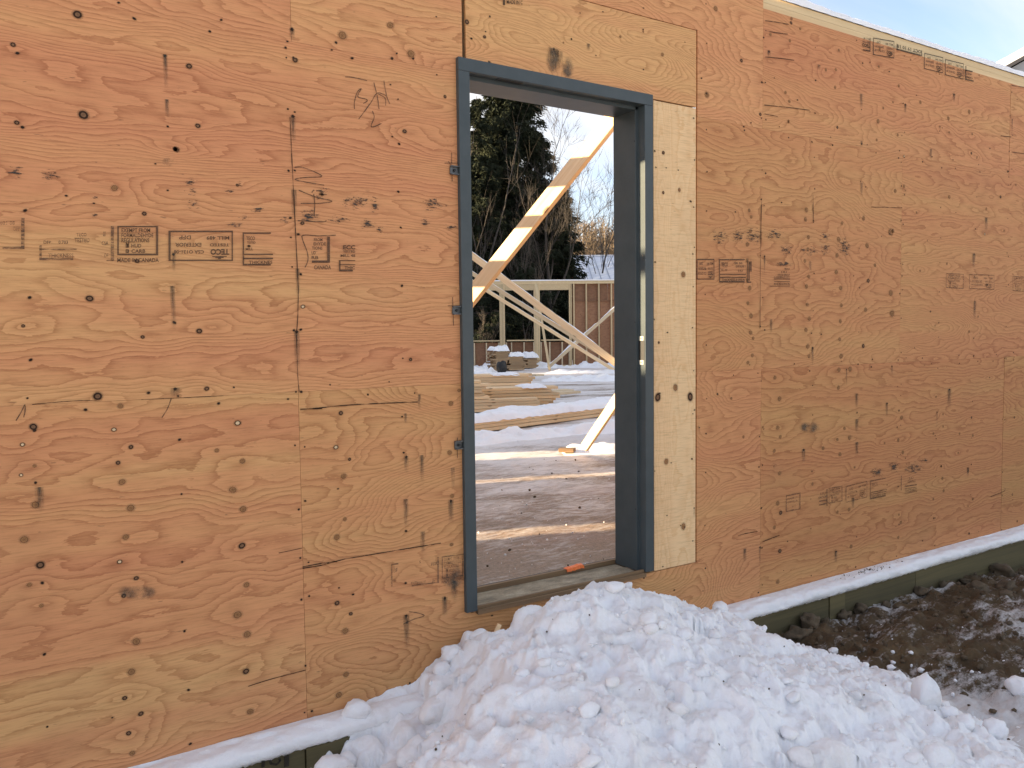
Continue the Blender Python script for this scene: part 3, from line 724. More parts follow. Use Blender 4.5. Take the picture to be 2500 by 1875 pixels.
# surface cracks and checks
stroke('cracks', 'crack', [[(135,680),(145,900),(155,1100),(165,1300),(178,1560),(183,1659)], ], 650, 0, 2.3709, 0.0016, False)
stroke('cracks', 'crack', [[(172,0),(168,170),(160,270),(168,480),(175,565)]], 650, 700, 2.2127, 0.0014, False)
stroke('cracks', 'crack', [[(182,661),(280,655),(400,642),(560,632),(815,622)], [(182,664),(300,657)], [(195,1520),(290,1505),(420,1470),(600,1440),(760,1413),(940,1384)], [(195,1512),(300,1492),(380,1482)]], 650, 700, 2.2127, 0.0019, False)
stroke('cracks', 'crack', [[(675,607),(800,568),(985,520)]], 300, 1400, 2.212, 0.0014)
stroke('cracks', 'crack', [[(1735,1275),(1878,1245)], [(200,350),(430,330),(600,325)], [(880,320),(1065,312),(1390,297)]], 0, 850, 2.5525, 0.0010)
stroke('cracks', 'crack', [[(461,142),(530,150),(618,166)], [(461,208),(520,220),(612,232)], [(460,386),(560,395),(655,408)], [(455,710),(600,725),(760,745)], [(455,770),(520,782),(545,790)]], 1700, 0, 2.765, 0.0018)
stroke('cracks', 'crack', [[(437,1340),(433,1500),(432,1659)], [(783,1318),(787,1503)], [(1175,1398),(1385,1403)]], 1700, 0, 2.765, 0.0016, False)
stroke('cracks', 'crack', [[(587,0),(583,200),(580,600),(577,1000)], [(1005,0),(1012,150)]], 1680, 500, 3.317, 0.0015, False)
stroke('cracks', 'crack', [[(2125,578),(2212,590)], [(2050,918),(2120,925)], [(2125,1028),(2212,1038)]], 1700, 0, 2.765, 0.002)
stroke('cracks', 'crack', [[(0,972),(60,955),(150,938)], [(190,1018),(320,968)], [(1950,670),(2050,630),(2060,605)]], 1800, 1000, 3.16, 0.002)

# ---- mill stamps
def text_faces(body, size, bold=0.0):
    cu = bpy.data.curves.new('stamp_text', 'FONT'); cu.body = body; cu.size = 1.0; cu.offset = bold; cu.resolution_u = 2
    ob = bpy.data.objects.new('stamp_text', cu)
    me = bpy.data.meshes.new_from_object(ob)
    vs = [(v.co.x, v.co.y) for v in me.vertices]; fs = [tuple(p.vertices) for p in me.polygons]
    bpy.data.objects.remove(ob); bpy.data.meshes.remove(me); bpy.data.curves.remove(cu)
    return vs, fs
class Stamp:
    """print inside a photographed quad: local coordinates 0..1 across and up"""
    def __init__(s, name, ink, u0, v0, u1, v1, ox, oy, sc, flip=False, skew=0.0):
        f = lambda u, v: np.array(W(ox + u / sc, oy + v / sc))
        s.bl, s.br, s.tl, s.tr = f(u0, v1), f(u1, v1 + skew), f(u0, v0), f(u1, v0 + skew)
        s.flip = flip; s.name = name; s.ink = ink; s.V = []; s.F = []
        s.w = np.hypot(*(s.br - s.bl)); s.h = np.hypot(*(s.tl - s.bl))
    def to(s, a, b_):
        if s.flip: a, b_ = 1 - a, 1 - b_
        return (1 - b_) * ((1 - a) * s.bl + a * s.br) + b_ * ((1 - a) * s.tl + a * s.tr)
    def rect(s, a0, b0, a1, b1):
        i = len(s.V)
        s.V += [s.to(a0, b0), s.to(a1, b0), s.to(a1, b1), s.to(a0, b1)]; s.F.append((i, i + 1, i + 2, i + 3))
        return s
    def frame(s, tw=0.0045, sides='LRTB', a0=0, b0=0, a1=1, b1=1):
        x = tw / s.w; z = tw / s.h
        if 'L' in sides: s.rect(a0, b0, a0 + x, b1)
        if 'R' in sides: s.rect(a1 - x * 1.5, b0, a1, b1)
        if 'T' in sides: s.rect(a0 + x, b1 - z, a1 - x * 1.5, b1)
        if 'B' in sides: s.rect(a0 + x, b0, a1 - x * 1.5, b0 + z * 1.2)
        return s
    def text(s, body, a0, b0, a1, b1, bold=0.02, turn=False):
        vs, fs = text_faces(body, 1.0, bold)
        if not vs: return s
        A = np.array(vs); lo = A.min(0); hi = A.max(0); A = (A - lo) / (hi - lo)
        i = len(s.V)
        for (p, q) in A:
            if turn: p, q = 1 - p, 1 - q
            s.V.append(s.to(a0 + p * (a1 - a0), b0 + q * (b1 - b0)))
        s.F += [tuple(i + k for k in f) for f in fs]
        return s
    def done(s):
        c = (s.bl + s.tr) / 2; p = panel_at(c[0], c[1]) or P['mid_a']
        y = p.y - 0.0052
        me = bpy.data.meshes.new(s.name); me.from_pydata([(q[0], y, q[1]) for q in s.V], [], s.F); me.materials.append(MT[s.ink]); me.update()
        o = bpy.data.objects.new(s.name, me); COL.objects.link(o); parent(o, p.obj)
        return o
def exempt(s):
    return (s.frame().text('EXEMPT FROM', .10, .78, .80, .92).text('FORMALDEHYDE', .10, .61, .88, .75).text('REGULATIONS', .10, .44, .78, .58)
            .text('HUD', .34, .26, .58, .39).text('CARB', .34, .08, .68, .21).frame(.003, 'LRTB', .2, .26, .28, .4).frame(.003, 'LRTB', .2, .08, .28, .21).text('v', .2, .28, .3, .46))
def teco(s, mill='MILL 489'):
    return (s.frame().text('TECO', .06, .60, .36, .80, 0.045).text('TESTED', .06, .42, .37, .52).text(mill, .06, .18, .42, .30)
            .text('CSA O121-08', .46, .64, .92, .76).text('EXTERIOR', .50, .40, .90, .53).text('DFP', .66, .16, .84, .29).rect(.10, .84, .33, .87).rect(.15, .87, .28, .90).rect(.19, .90, .24, .93))
L = (0, 350, 2.765)
Stamp('mill_stamp', 'faded_ink', 0, 505, 165, 715, *L).frame(.006, 'RB').text('0821-08', -.1, .78, .6, .9).text('DFP', .55, .58, .8, .72).done()
Stamp('mill_stamp', 'faded_ink', 265, 560, 610, 790, *L).text('THICKNESS', .17, .08, .66, .20).frame(.006, 'LB', 0, 0, .72, .44).rect(.02, .30, .72, .34).text('DFP      0.703', .08, .48, .55, .58).text('TESTED', .68, .52, .98, .66).text('TECO', .72, .70, .92, .80).done()
Stamp('mill_stamp', 'faded_ink', 640, 560, 768, 795, *L).frame(.006, 'R').rect(.6, 0, .95, .03).text('08', .42, .7, .55, .85).text('CSA', .35, .45, .7, .58).text('DF', .5, .1, .7, .22).done()
exempt(Stamp('mill_stamp', 'stamp_ink', 790, 558, 1066, 757, *L)).done()
Stamp('mill_stamp', 'stamp_ink', 790, 775, 1070, 803, *L).text('MADE IN CANADA', 0, 0, 1, 1).done()
teco(Stamp('mill_stamp', 'stamp_ink', 1135, 590, 1570, 795, *L, flip=True)).done()
Stamp('mill_stamp', 'stamp_ink', 1635, 602, 1840, 826, *L).frame(.005, 'LTB').text('TECO', .12, .76, .40, .88).text('TESTED', .14, .66, .42, .73).text('MILL', .10, .46, .34, .54).rect(.03, .32, 1, .36).rect(.03, .19, 1, .24).text('THICKNES', .20, .05, .98, .15).done()
K = (650, 0, 2.3709)
Stamp('mill_stamp', 'stamp_ink', 250, 1370, 366, 1522, *K).frame(.007, 'RB').text('FROM', .2, .82, .62, .94).text('EHYDE', .18, .66, .80, .78).text('TIONS', .1, .50, .62, .62).text('UD', .08, .32, .28, .44).text('RB', .08, .14, .42, .26).done()
Stamp('mill_stamp', 'stamp_ink', 268, 1536, 372, 1560, *K).text('CANADA', .05, 0, 1, 1).done()
Stamp('mill_stamp', 'stamp_ink', 418, 1390, 512, 1572, *K).text('ECC', .25, .70, 1, .84, 0.04).text('TESTED', .25, .60, 1, .67).text('MILL 48', .10, .46, 1, .55).rect(0, .33, 1, .36).rect(0, .20, 1, .23).text('THIC', .34, .07, .98, .17).frame(.006, 'LB', 0, 0, 1, .36).done()
Q = (1680, 500, 3.317)
teco(Stamp('mill_stamp', 'stamp_ink', 62, 438, 206, 606, *Q, flip=True)).done()
Stamp('mill_stamp', 'stamp_ink', 245, 440, 462, 630, *Q).frame(.006, 'LTB').text('TECO', .08, .68, .32, .86, .03).text('2R 50', .56, .78, .86, .87).text('EXPOSURE 1', .62, .64, .98, .74).text('MILL 489', .08, .50, .3, .57).text('5 PLY', .7, .45, .9, .55).rect(.03, .33, 1, .37).rect(.03, .20, 1, .24).text('THICKNESS 0.394 IN', .10, .06, .96, .17).done()
Stamp('mill_stamp', 'stamp_ink', 472, 450, 512, 632, *Q).frame(.005, 'LB').rect(.3, .1, .5, .95).rect(.62, .5, .9, .95).done()
Stamp('mill_stamp', 'stamp_ink', 655, 500, 820, 658, *Q).text('TECO', .7, .82, .98, .92).text('5 PLY', .55, .66, .85, .76).text('SPECIES GROUP', .38, .53, .98, .62).text('15 ASSEMBLED DRY', .2, .42, .99, .50).rect(.2, .34, .99, .38).rect(.22, .21, .99, .24).text('KNESS 0.394 IN', .2, .05, .98, .16).rect(0, -.02, .99, .01).done()
T = (1700, 0, 2.765)
Stamp('mill_stamp', 'black_ink', 1112, 245, 1170, 340, *T, skew=12, flip=True).frame(.007, 'LT').text('TECO', .06, .48, .95, .74, .04).text('TESTED', .06, .3, .9, .42).text('MILL 48', .05, .06, .8, .18).done()
teco(Stamp('mill_stamp', 'black_ink', 1188, 255, 1330, 372, *T, skew=24, flip=True), 'MILL 480').done()
Stamp('mill_stamp', 'black_ink', 1346, 298, 1518, 338, *T, skew=44, flip=True).frame(.008, 'LRT').text('OCT 19 10 18', .03, .02, .97, .62, .035).done()
teco(Stamp('mill_stamp', 'black_ink', 1533, 358, 1660, 466, *T, skew=30, flip=True), 'MILL 480').done()
teco(Stamp('mill_stamp', 'black_ink', 1674, 400, 1800, 508, *T, skew=30, flip=True), 'MILL 480').done()
Stamp('mill_stamp', 'black_ink', 1811, 446, 1872, 540, *T, skew=14, flip=True).frame(.007, 'RT').text('CARB', .2, .7, .9, .85).text('HUD', .3, .45, .8, .58).rect(.2, .25, .95, .34).done()
D = (1800, 1000, 3.16)
Stamp('mill_stamp', 'faded_ink', 370, 660, 482, 790, *D, skew=-22).frame(.006, 'LRTB').text('MADE IN', .1, .7, .8, .82).text('CANADA', .1, .5, .8, .62).text('HUD', .4, .2, .7, .32).done()
Stamp('mill_stamp', 'faded_ink', 610, 625, 690, 755, *D, skew=-14).frame(.006, 'R').text('5 PLY', .3, .7, .9, .85).text('GROUP', .1, .5, .9, .62).rect(.2, .32, .95, .38).rect(.2, .1, .95, .18).done()
exempt(Stamp('mill_stamp', 'faded_ink', 700, 605, 805, 725, *D, skew=-20)).done()
teco(Stamp('mill_stamp', 'faded_ink', 830, 590, 996, 718, *D, skew=-42, flip=True)).done()
Stamp('mill_stamp', 'faded_ink', 1020, 548, 1146, 692, *D, skew=-26).frame(.006, 'LTB').text('TECO', .1, .68, .45, .84).rect(.03, .33, 1, .38).text('THICKNESS 0.394', .06, .06, .96, .2).rect(.03, .24, 1, .28).done()
Stamp('mill_stamp', 'faded_ink', 1258, 510, 1380, 650, *D, skew=-18).frame(.007, 'L', 0, .2, 1, 1).text('5 PLY', .5, .74, .8, .85).text('GROUP', .4, .55, .95, .68).rect(.22, .36, 1, .42).rect(.22, .24, 1, .27).text('THICKNESS', .25, .06, .98, .2).rect(.22, 0, 1, .03).done()
R0 = (0, 0, 1 / 1.1302)
exempt(Stamp('mill_stamp', 'faded_ink', 2042, 590, 2080, 622, *R0, skew=2)).done()
teco(Stamp('mill_stamp', 'faded_ink', 2092, 592, 2146, 624, *R0, flip=True, skew=2)).done()
exempt(Stamp('mill_stamp', 'faded_ink', 2186, 596, 2212, 628, *R0, skew=2)).done()
B5 = (650, 700, 2.2127)
exempt(Stamp('mill_stamp', 'faded_ink', 945, 1456, 1062, 1578, *B5, skew=-16)).done()
Stamp('mill_stamp', 'faded_ink', 944, 1582, 1072, 1602, *B5, skew=-22).text('MADE IN CANADA', 0, 0, 1, 1).done()
Stamp('mill_stamp', 'faded_ink', 776, 1480, 930, 1620, *B5, skew=-22).frame(.005, 'RB').text('EXTERIOR', .02, .06, .55, .18).text('IN', .76, .06, .86, .18).text('FOR', .72, .70, .95, .82).text('5', .3, .86, .36, .96).done()
Stamp('mill_stamp', 'faded_ink', 672, 1496, 720, 1620, *B5, skew=-6).frame(.005, 'LT').text('DF', .3, .6, .7, .8).text('08', .1, .2, .5, .32).done()
Stamp('mill_stamp', 'black_ink', 1085, -2, 1128, 9, *R0, skew=2).text('MADE IN C', .18, 0, .98, .8).rect(0, -.3, .1, 1).done()

# ---- framing behind the sheets, and the top plates
BY0, BY1 = PY + TH + 0.001, PY + TH + 0.141
for i in range(-9, 25):
    x = -0.66 + 0.4055 * i
    if -0.05 < x < 1.40: continue
    mb = MB(); mb.box((x - 0.019, BY0, -0.26), (x + 0.019, BY1, 2.72)); mb.build('stud', MT['pine'], wall)
for x in (-0.0265, 1.036, -0.0660, 1.310):
    mb = MB(); mb.box((x - 0.019, BY0 + (0.05 if x > 1.3 else 0), -0.26), (x + 0.019, BY1, 2.72 if x < -0.05 or x > 1.3 else 2.189)); mb.build('stud', MT['pine'], wall)
for x in (0.42, 0.83):
    mb = MB(); mb.box((x - 0.019, BY0, 2.6205), (x + 0.019, BY1, 2.72)); mb.build('stud', MT['pine'], wall)
mb = MB(); mb.box((-0.046, BY0 + 0.045, 2.19), (1.288, BY1, 2.62)); mb.build('door_header', MT['pine'], wall)
for z in (0.918, 2.130):
    for i in range(-9, 24):
        x = -0.66 + 0.4055 * i
        a, c = x + 0.0195, x + 0.386
        if c > -0.09 and a < 1.29: continue
        if not (i % 3 == 0 or abs(x) < 4): continue
        mb = MB(); mb.box((a, BY0, z - 0.019), (c, BY0 + 0.09, z + 0.019)); mb.build('blocking', MT['pine'], wall)
mb = MB(); mb.box((1.056, BY0, -0.03), (1.29, BY0 + 0.03, 2.189)); mb.build('packing_board', MT['old_wood'], wall)
mb = MB(); mb.box((-4.3, BY0, -0.30), (9.06, BY1, -0.262)); mb.build('bottom_plate', MT['pine'], wall)
mb = MB(); mb.box((-4.3, BY0, 2.721), (9.06, BY1, 2.7575)); mb.build('top_plate', MT['pine_plate'], wall)
mb = MB(); mb.box((-4.3, BY0, 2.7585), (9.06, BY1, 2.795)); mb.build('top_plate', MT['pine_plate'], wall)

# ------------------------------------------------------------------ steel door frame
fr_ = empty('door_frame', (0.505, 0.1, 0.0), 'dark grey pressed steel door frame standing open in the plywood wall', 'door frame')
prof = [(0.0, 0.021), (0.0, 0.0), (0.050, 0.0), (0.050, 0.046), (0.066, 0.046), (0.066, 0.2), (-0.002, 0.2), (-0.002, 0.185), (0.052, 0.185), (0.052, 0.06), (0.036, 0.06), (0.036, 0.021)]
FW, FH = 1.010, 2.184
def bevel(o, wd=0.0025, seg=2):
    md = o.modifiers.new('bevel', 'BEVEL'); md.width = wd; md.segments = seg; md.limit_method = 'ANGLE'; md.angle_limit = math.radians(40)
    return o
mb = MB(); mb.extrude([(x, y) for x, y in prof], lambda p: (p[0], p[1], -0.004), lambda p: (p[0], p[1], FH - 0.0505)); bevel(mb.build('jamb', MT['steel_grey'], fr_), 0.0015)
mb = MB(); mb.extrude([(FW - x, y) for x, y in reversed(prof)], lambda p: (p[0], p[1], 0.0), lambda p: (p[0], p[1], FH - 0.0505)); jr = bevel(mb.build('jamb', MT['steel_grey'], fr_), 0.0015)
mb = MB()
mb.extrude([(0.0, 0.0), (0.050, 0.0), (0.050, 0.046), (0.066, 0.046), (0.066, 0.2), (0.0, 0.2)], lambda p: (0.0, p[1], FH - p[0]), lambda p: (FW, p[1], FH - p[0]))
bevel(mb.build('head', MT['steel_grey'], fr_), 0.0015)
# slot plate in the head, strike opening and its tabs in the right jamb
xs0, xs1 = 0.19, 0.31
mb = MB(); mb.box((xs0, 0.014, FH - 0.0515), (xs1, 0.036, FH - 0.0495)); mb.build('closer_slot', MT['steel_dark'], fr_)
xr = FW - 0.05
mb = MB(); mb.box((xr - 0.0012, 0.006, 0.985), (xr + 0.004, 0.046, 1.075)); sp_ = mb.build('strike_opening', MT['steel_dark'], fr_)
for (z0, z1) in ((1.075, 1.095), (0.965, 0.985)):
    mb = MB(); mb.box((xr - 0.0022, 0.012, z0), (xr, 0.040, z1)); tb = mb.build('strike_tab', MT['bare_tab'], fr_)
    mb = MB(); zc = (z0 + z1) / 2
    mb.tube([(xr - 0.0030, 0.026, zc), (xr - 0.0020, 0.026, zc)], [0.0035, 0.0035], 8); mb.build('screw_hole', MT['steel_dark'], tb)
for z in (0.29, 1.16, 1.98):
    mb = MB(); mb.tube([(xr + 0.016 - 0.0172 - 0.016, 0.052, z), (xr - 0.0155, 0.052, z)], [0.003, 0.003], 8); mb.build('screw_hole', MT['steel_dark'], fr_)
for z in (1.75, 1.208, 0.676):
    mb = MB(); mb.box((-0.036, 0.0135, z - 0.017), (-0.0005, 0.0165, z + 0.017)); mb.box((-0.036, 0.004, z + 0.013), (-0.0005, 0.0135, z + 0.017)); mb.box((-0.036, 0.004, z - 0.017), (-0.0005, 0.0135, z - 0.013))
    cl = mb.build('anchor_clip', MT['galvanised'], fr_)
    mb = MB(); mb.tube([(-0.018, 0.0135, z), (-0.018, 0.007, z)], [0.006, 0.005], 7); mb.build('bolt', MT['steel_dark'], cl)

# door sill: dirty board between two rails
sill = empty('door_sill', (0.5, 0.1, -0.02), 'grimy wooden door sill board with raised rails under the steel frame', 'sill')
mb = MB(); mb.box((0.0665, 0.022, -0.03), (0.944, 0.200, -0.004)); mb.build('sill_board', MT['sill_dirty'], sill)
mb = MB(); mb.box((0.0515, -0.004, -0.020), (0.958, 0.004, -0.001)); mb.box((0.0515, 0.011, -0.018), (0.958, 0.0215, 0.011)); mb.build('front_rail', MT['old_wood'], sill)
mb = MB(); mb.box((0.0515, 0.0045, -0.019), (0.958, 0.0105, -0.006)); mb.build('groove', MT['steel_dark'], sill)
mb = MB(); mb.box((0.03, 0.205, -0.03), (1.0, 0.222, 0.017)); mb.build('rear_rail', MT['old_wood'], sill)
mb = MB(); mb.box((0.03, 0.2225, -0.03), (1.0, 0.243, 0.012)); mb.build('rear_rail', MT['steel_dark'], sill)
mb = MB(); mb.box((0.0, 0.04, -0.29), (1.03, 0.20, -0.031)); mb.build('sill_packing', MT['old_wood'], sill)
mb = MB()
pts = [(0.650, 0.200, 0.019), (0.672, 0.196, 0.023), (0.70, 0.203, 0.0205), (0.725, 0.199, 0.026), (0.752, 0.204, 0.022)]
for (a, b_) in zip(pts[:-1], pts[1:]):
    mb.face([a, b_, (b_[0] + 0.003, b_[1] + 0.022, b_[2] + 0.004), (a[0] - 0.002, a[1] + 0.024, a[2] + 0.001)])
    mb.face([(a[0], a[1] - 0.001, a[2]), (b_[0], b_[1] - 0.001, b_[2]), (b_[0] + 0.001, b_[1] - 0.006, b_[2] - 0.014), (a[0], a[1] - 0.004, a[2] - 0.012)])
o = mb.build('flagging_ribbon', MT['orange_ribbon']); tag(o, 'scrap of bright orange flagging ribbon lying on the rear rail of the door sill', 'ribbon')
md = o.modifiers.new('solid', 'SOLIDIFY'); md.thickness = 0.001

# ------------------------------------------------------------------ foundation below the wall
fnd = empty('foundation_wall', (0, -0.05, -0.6), 'low olive green treated wood foundation under the snowy ledge', 'foundation')
FY = -0.085
fx = [-4.3, -1.9, -0.705, -0.53, -0.10, 1.12, 2.20, 2.335, 3.02, 4.25, 5.47, 6.7, 7.9, 9.06]
for a, c in zip(fx[:-1], fx[1:]):
    mb = MB(); dy = random.uniform(0, 0.004) + (-0.008 if c - a < 0.2 else 0)
    mb.box((a + 0.0025, FY + dy, -0.95), (c - 0.0025, FY + 0.018, -0.322)); mb.build('board', MT['treated'], fnd)
mb = MB(); mb.box((-4.3, FY + 0.019, -0.95), (9.06, BY1, -0.324)); mb.build('sill_beam', MT['treated'], fnd)
def mark(strokes, name, par, hw, Y, m='black_ink'):
    it = []
    for s_ in strokes: it += ribbon([W(u, v, Y) for (u, v) in s_], hw)
    mb = MB()
    for pts, uvs in it: mb.face([(x, Y, z) for (x, z) in pts], uvs)
    return mb.build(name, MT[m], par)
Q2 = lambda l: [(300 + u / 2.212, 1400 + v / 2.212) for (u, v) in l]
mark([Q2([(790, 1000), (800, 1028), (830, 1032), (850, 1012), (845, 1000)])], 'painted_mark', fnd, 0.004, FY - 0.010)
mark([Q2([(758, 1010), (757, 1045)])], 'painted_mark', fnd, 0.006, FY - 0.010)
mark([Q2([(885, 985), (884, 1040)])], 'painted_mark', fnd, 0.009, FY - 0.010)

# snow lying on the ledge
def ledge_snow(x0, x1, label, seed):
    nx = int((x1 - x0) / 0.012); k = 16
    xs = np.linspace(x0, x1, nx); V = []
    for j in range(k):
        u = j / (k - 1)
        # profile from the wall over the crown and down the outer face
        py = np.interp(u, [0, .3, .5, .62, .72, .85, 1], [0.0195, -0.03, -0.070, -0.092, -0.102, -0.103, -0.082])
        pz = np.interp(u, [0, .3, .5, .62, .72, .85, 1], [-0.268, -0.262, -0.263, -0.270, -0.284, -0.308, -0.326])
        n1 = perlin(xs * 2.1, np.full(nx, u * 1.3), seed) * 0.012 + perlin(xs * 9, np.full(nx, u * 5), seed + 1) * 0.008 + perlin(xs * 34, np.full(nx, u * 14), seed + 2) * 0.0045
        n2 = perlin(xs * 60, np.full(nx, u * 9), seed + 3) * 0.007 * (u > 0.75)
        wgt = 0.25 if j == 0 else 1
        V.append(np.stack([xs + n2 * 0.5, np.minimum(py - n1 * (0.35 + u) * wgt * (0 if j == 0 else 1), 0.0195), pz + n1 * wgt * (1 - 0.4 * u) + n2 * (1 if u > 0.9 else 0.3)], -1))
    V = np.stack(V, 0); i = np.arange(k * nx).reshape(k, nx)
    F = np.stack([i[:-1, :-1], i[1:, :-1], i[1:, 1:], i[:-1, 1:]], -1).reshape(-1, 4)
    # close underneath
    V = np.concatenate([V.reshape(-1, 3), np.stack([xs, np.full(nx, 0.0195), np.full(nx, -0.3215)], -1)])
    b0 = k * nx + np.arange(nx)
    F = np.concatenate([F, np.stack([i[-1, :-1], b0[:-1], b0[1:], i[-1, 1:]], -1)])
    o = np_mesh('ledge_snow', V, F, MT['snow'], None, True)
    return tag(o, label, 'snow', None)
ledge_snow(-4.3, 0.15, 'long smooth strip of snow on the ledge left of the snow heap', 3)
ls = ledge_snow(0.6, 9.06, 'long smooth strip of snow on the ledge right of the doorway above the brown dirt', 8)
mb = MB()
for _ in range(70):
    x = random.gauss(2.62, 0.13); u = random.random()
    y = -0.015 - 0.06 * u; z = -0.259 - 0.004 * u ** 2; r = random.uniform(0.003, 0.009)
    c0 = Vector((x, y, z))
    pts = [c0 + Vector((random.uniform(-1, 1), random.uniform(-1, 1), random.uniform(-.5, .9))) * r for _ in range(4)]
    for tri in ((0, 1, 2), (0, 2, 3), (0, 3, 1), (1, 3, 2)): mb.face([pts[q] for q in tri])
o = mb.build('dirt_crumbs', MT['dirt'], ls); o['kind'] = 'stuff'

# snow lying along the wall top
def wall_top_snow():
    xs = np.linspace(1.80, 9.06, 420); k = 9; V = []
    for j in range(k):
        u = j / (k - 1); a = math.pi * u
        y = (BY0 + BY1) / 2 - math.cos(a) * 0.078; hgt = 0.055 + 0.018 * perlin(xs * 1.3, xs * 0, 61) + 0.006 * perlin(xs * 12, np.full(420, u * 3), 62)
        z = 2.7955 + np.sin(a) ** 0.6 * hgt
        V.append(np.stack([xs, np.full(420, y) + 0.004 * perlin(xs * 20, np.full(420, u * 4), 63), z], -1))
    V = np.stack(V, 0).reshape(-1, 3); i = np.arange(k * 420).reshape(k, 420)
    F = np.stack([i[:-1, :-1], i[:-1, 1:], i[1:, 1:], i[1:, :-1]], -1).reshape(-1, 4)
    tag(np_mesh('wall_top_snow', V, F, MT['snow'], None, True), 'thin cap of snow along the top plate of the plywood wall', 'snow')
wall_top_snow()

# ------------------------------------------------------------------ ground
def height_sheet(name, x0, x1, y0, y1, res, hf, mats, attrs=None, keep=None):
    nx = int((x1 - x0) / res) + 1; ny = int((y1 - y0) / res) + 1
    X, Y = np.meshgrid(np.linspace(x0, x1, nx), np.linspace(y0, y1, ny))
    Z = hf(X, Y)
    V = np.stack([X, Y, Z], -1).reshape(-1, 3); i = np.arange(nx * ny).reshape(ny, nx)
    F = np.stack([i[:-1, :-1], i[:-1, 1:], i[1:, 1:], i[1:, :-1]], -1).reshape(-1, 4)
    if keep is not None:
        kk = keep(X, Y, Z).ravel(); F = F[kk[F].any(1)]
        used = np.zeros(len(V), bool); used[F.ravel()] = True; re = np.cumsum(used) - 1
        V = V[used]; F = re[F]; X = X.ravel()[used]; Y = Y.ravel()[used]; Z = Z.ravel()[used]
    at = {k: f(X, Y, Z) for k, f in (attrs or {}).items()}
    return np_mesh(name, V, F, mats, None, True, at)
mb = MB(); mb.face([(-900, -900, -0.70), (900, -900, -0.70), (900, 900, -0.70), (-900, 900, -0.70)])
tag(mb.build('ground', MT['ground_mix']), kind='structure')

def dirt_h(x, y):
    z = -0.475 + 0.03 * fbm(x * 1.1, y * 1.1, 5, 3) + 0.055 * np.abs(fbm(x * 3.3, y * 3.3, 6, 4)) + 0.024 * fbm(x * 9, y * 11, 7, 3) + 0.007 * fbm(x * 34, y * 34, 8, 2)
    z += 0.055 * np.exp(-((y + 0.55) / 0.33) ** 2) * (x > 0.5) * np.clip(x - 1.2, 0, 1) - 0.05 * np.clip((x - 3.4) / 1.0, 0, 1)
    z += np.clip((np.abs(x - 2) - 6), 0, 9) * -0.04 + np.clip((-y - 5), 0, 9) * -0.04
    return z
def dirt_s(x, y, z):
    s = 0.10 * fbm(x * 1.7, y * 1.7, 9, 4) + 0.16
    s += 0.34 * np.exp(-((x - 1.75) / 0.34) ** 2 - ((y + 1.25) / 0.42) ** 2)
    s += 0.22 * np.exp(-((x - (1.55 - 0.25 * (y + 1))) / 0.22) ** 2) * (y < -0.25) * (y > -1.6)
    s += 0.13 * np.exp(-((x - 2.9) / 0.5) ** 2 - ((y + 0.75) / 0.28) ** 2)
    s += 0.18 * np.exp(-((y + 0.13) / 0.05) ** 2) * (0.45 + fbm(x * 3, y * 3, 12, 3))
    s += np.clip((-x - 0.3) * 0.1, 0, 0.08) + np.clip((-y - 4.5) * 0.3, 0, 0.8) * np.clip(1.5 - 0.3 * x, 0, 1)
    return np.clip(s, -0.2, 1)
o = height_sheet('dirt', -7.5, 11.5, -9.5, -0.086, 0.11, dirt_h, MT['dirt'], dict(snowy=dirt_s), keep=lambda X, Y, Z: ~((X > 0.9) & (X < 6.2) & (Y > -2.4)))
tag(o, kind='structure')
o = height_sheet('dirt', 0.85, 6.3, -2.5, -0.080, 0.017, dirt_h, MT['dirt'], dict(snowy=dirt_s))
tag(o, kind='structure')

# the shovelled heap
CP = np.array([(-1.1,0,-.50),(-.75,0,-.42),(-.5,0,-.275),(-.23,0,-.235),(-.1,0,-.16),(0,0,-.11),(.2,0,-.14),(.5,0,-.14),(.8,0,-.17),(1.1,0,-.27),(1.4,0,-.37),(1.8,0,-.55),(2.4,0,-.66),
 (-1.1,-.3,-.56),(-.75,-.3,-.50),(-.5,-.3,-.42),(-.27,-.3,-.33),(-.12,-.3,-.13),(.05,-.3,-.02),(.18,-.3,.055),(.31,-.3,.10),(.52,-.3,.05),(.75,-.3,-.02),(1.08,-.3,-.145),(1.3,-.3,-.27),(1.5,-.3,-.38),(1.9,-.3,-.60),(2.4,-.3,-.7),
 (-1.2,-.6,-.60),(-.85,-.6,-.56),(-.66,-.6,-.44),(-.55,-.6,-.25),(-.35,-.6,-.13),(0,-.6,-.02),(.3,-.6,.02),(.7,-.6,-.06),(1.1,-.6,-.2),(1.4,-.6,-.31),(1.65,-.6,-.41),(1.95,-.6,-.62),
 (-1.2,-1,-.58),(-.9,-1,-.42),(-.55,-1,-.24),(0,-1,-.13),(.4,-1,-.12),(.8,-1,-.18),(1.2,-1,-.28),(1.5,-1,-.38),(1.9,-1,-.56),
 (-1.2,-1.5,-.6),(-.5,-1.5,-.36),(.3,-1.5,-.31),(.8,-1.5,-.37),(1.2,-1.5,-.38),(1.65,-1.5,-.51),
 (-1.2,-2.1,-.68),(-.4,-2.1,-.62),(.4,-2.1,-.6),(1,-2.1,-.64),(1.8,-2.1,-.7),(2.4,-1,-.72),(2.4,-2,-.74)], float)
_d2 = np.hypot(CP[:, None, 0] - CP[None, :, 0], CP[:, None, 1] - CP[None, :, 1])
def _tps(r): return np.where(r > 0, r * r * np.log(np.maximum(r, 1e-9)), 0)
_n = len(CP); _A = np.zeros((_n + 3, _n + 3)); _A[:_n, :_n] = _tps(_d2) + np.eye(_n) * 0.002; _A[:_n, _n] = 1; _A[:_n, _n + 1:] = CP[:, :2]; _A[_n, :_n] = 1; _A[_n + 1:, :_n] = CP[:, :2].T
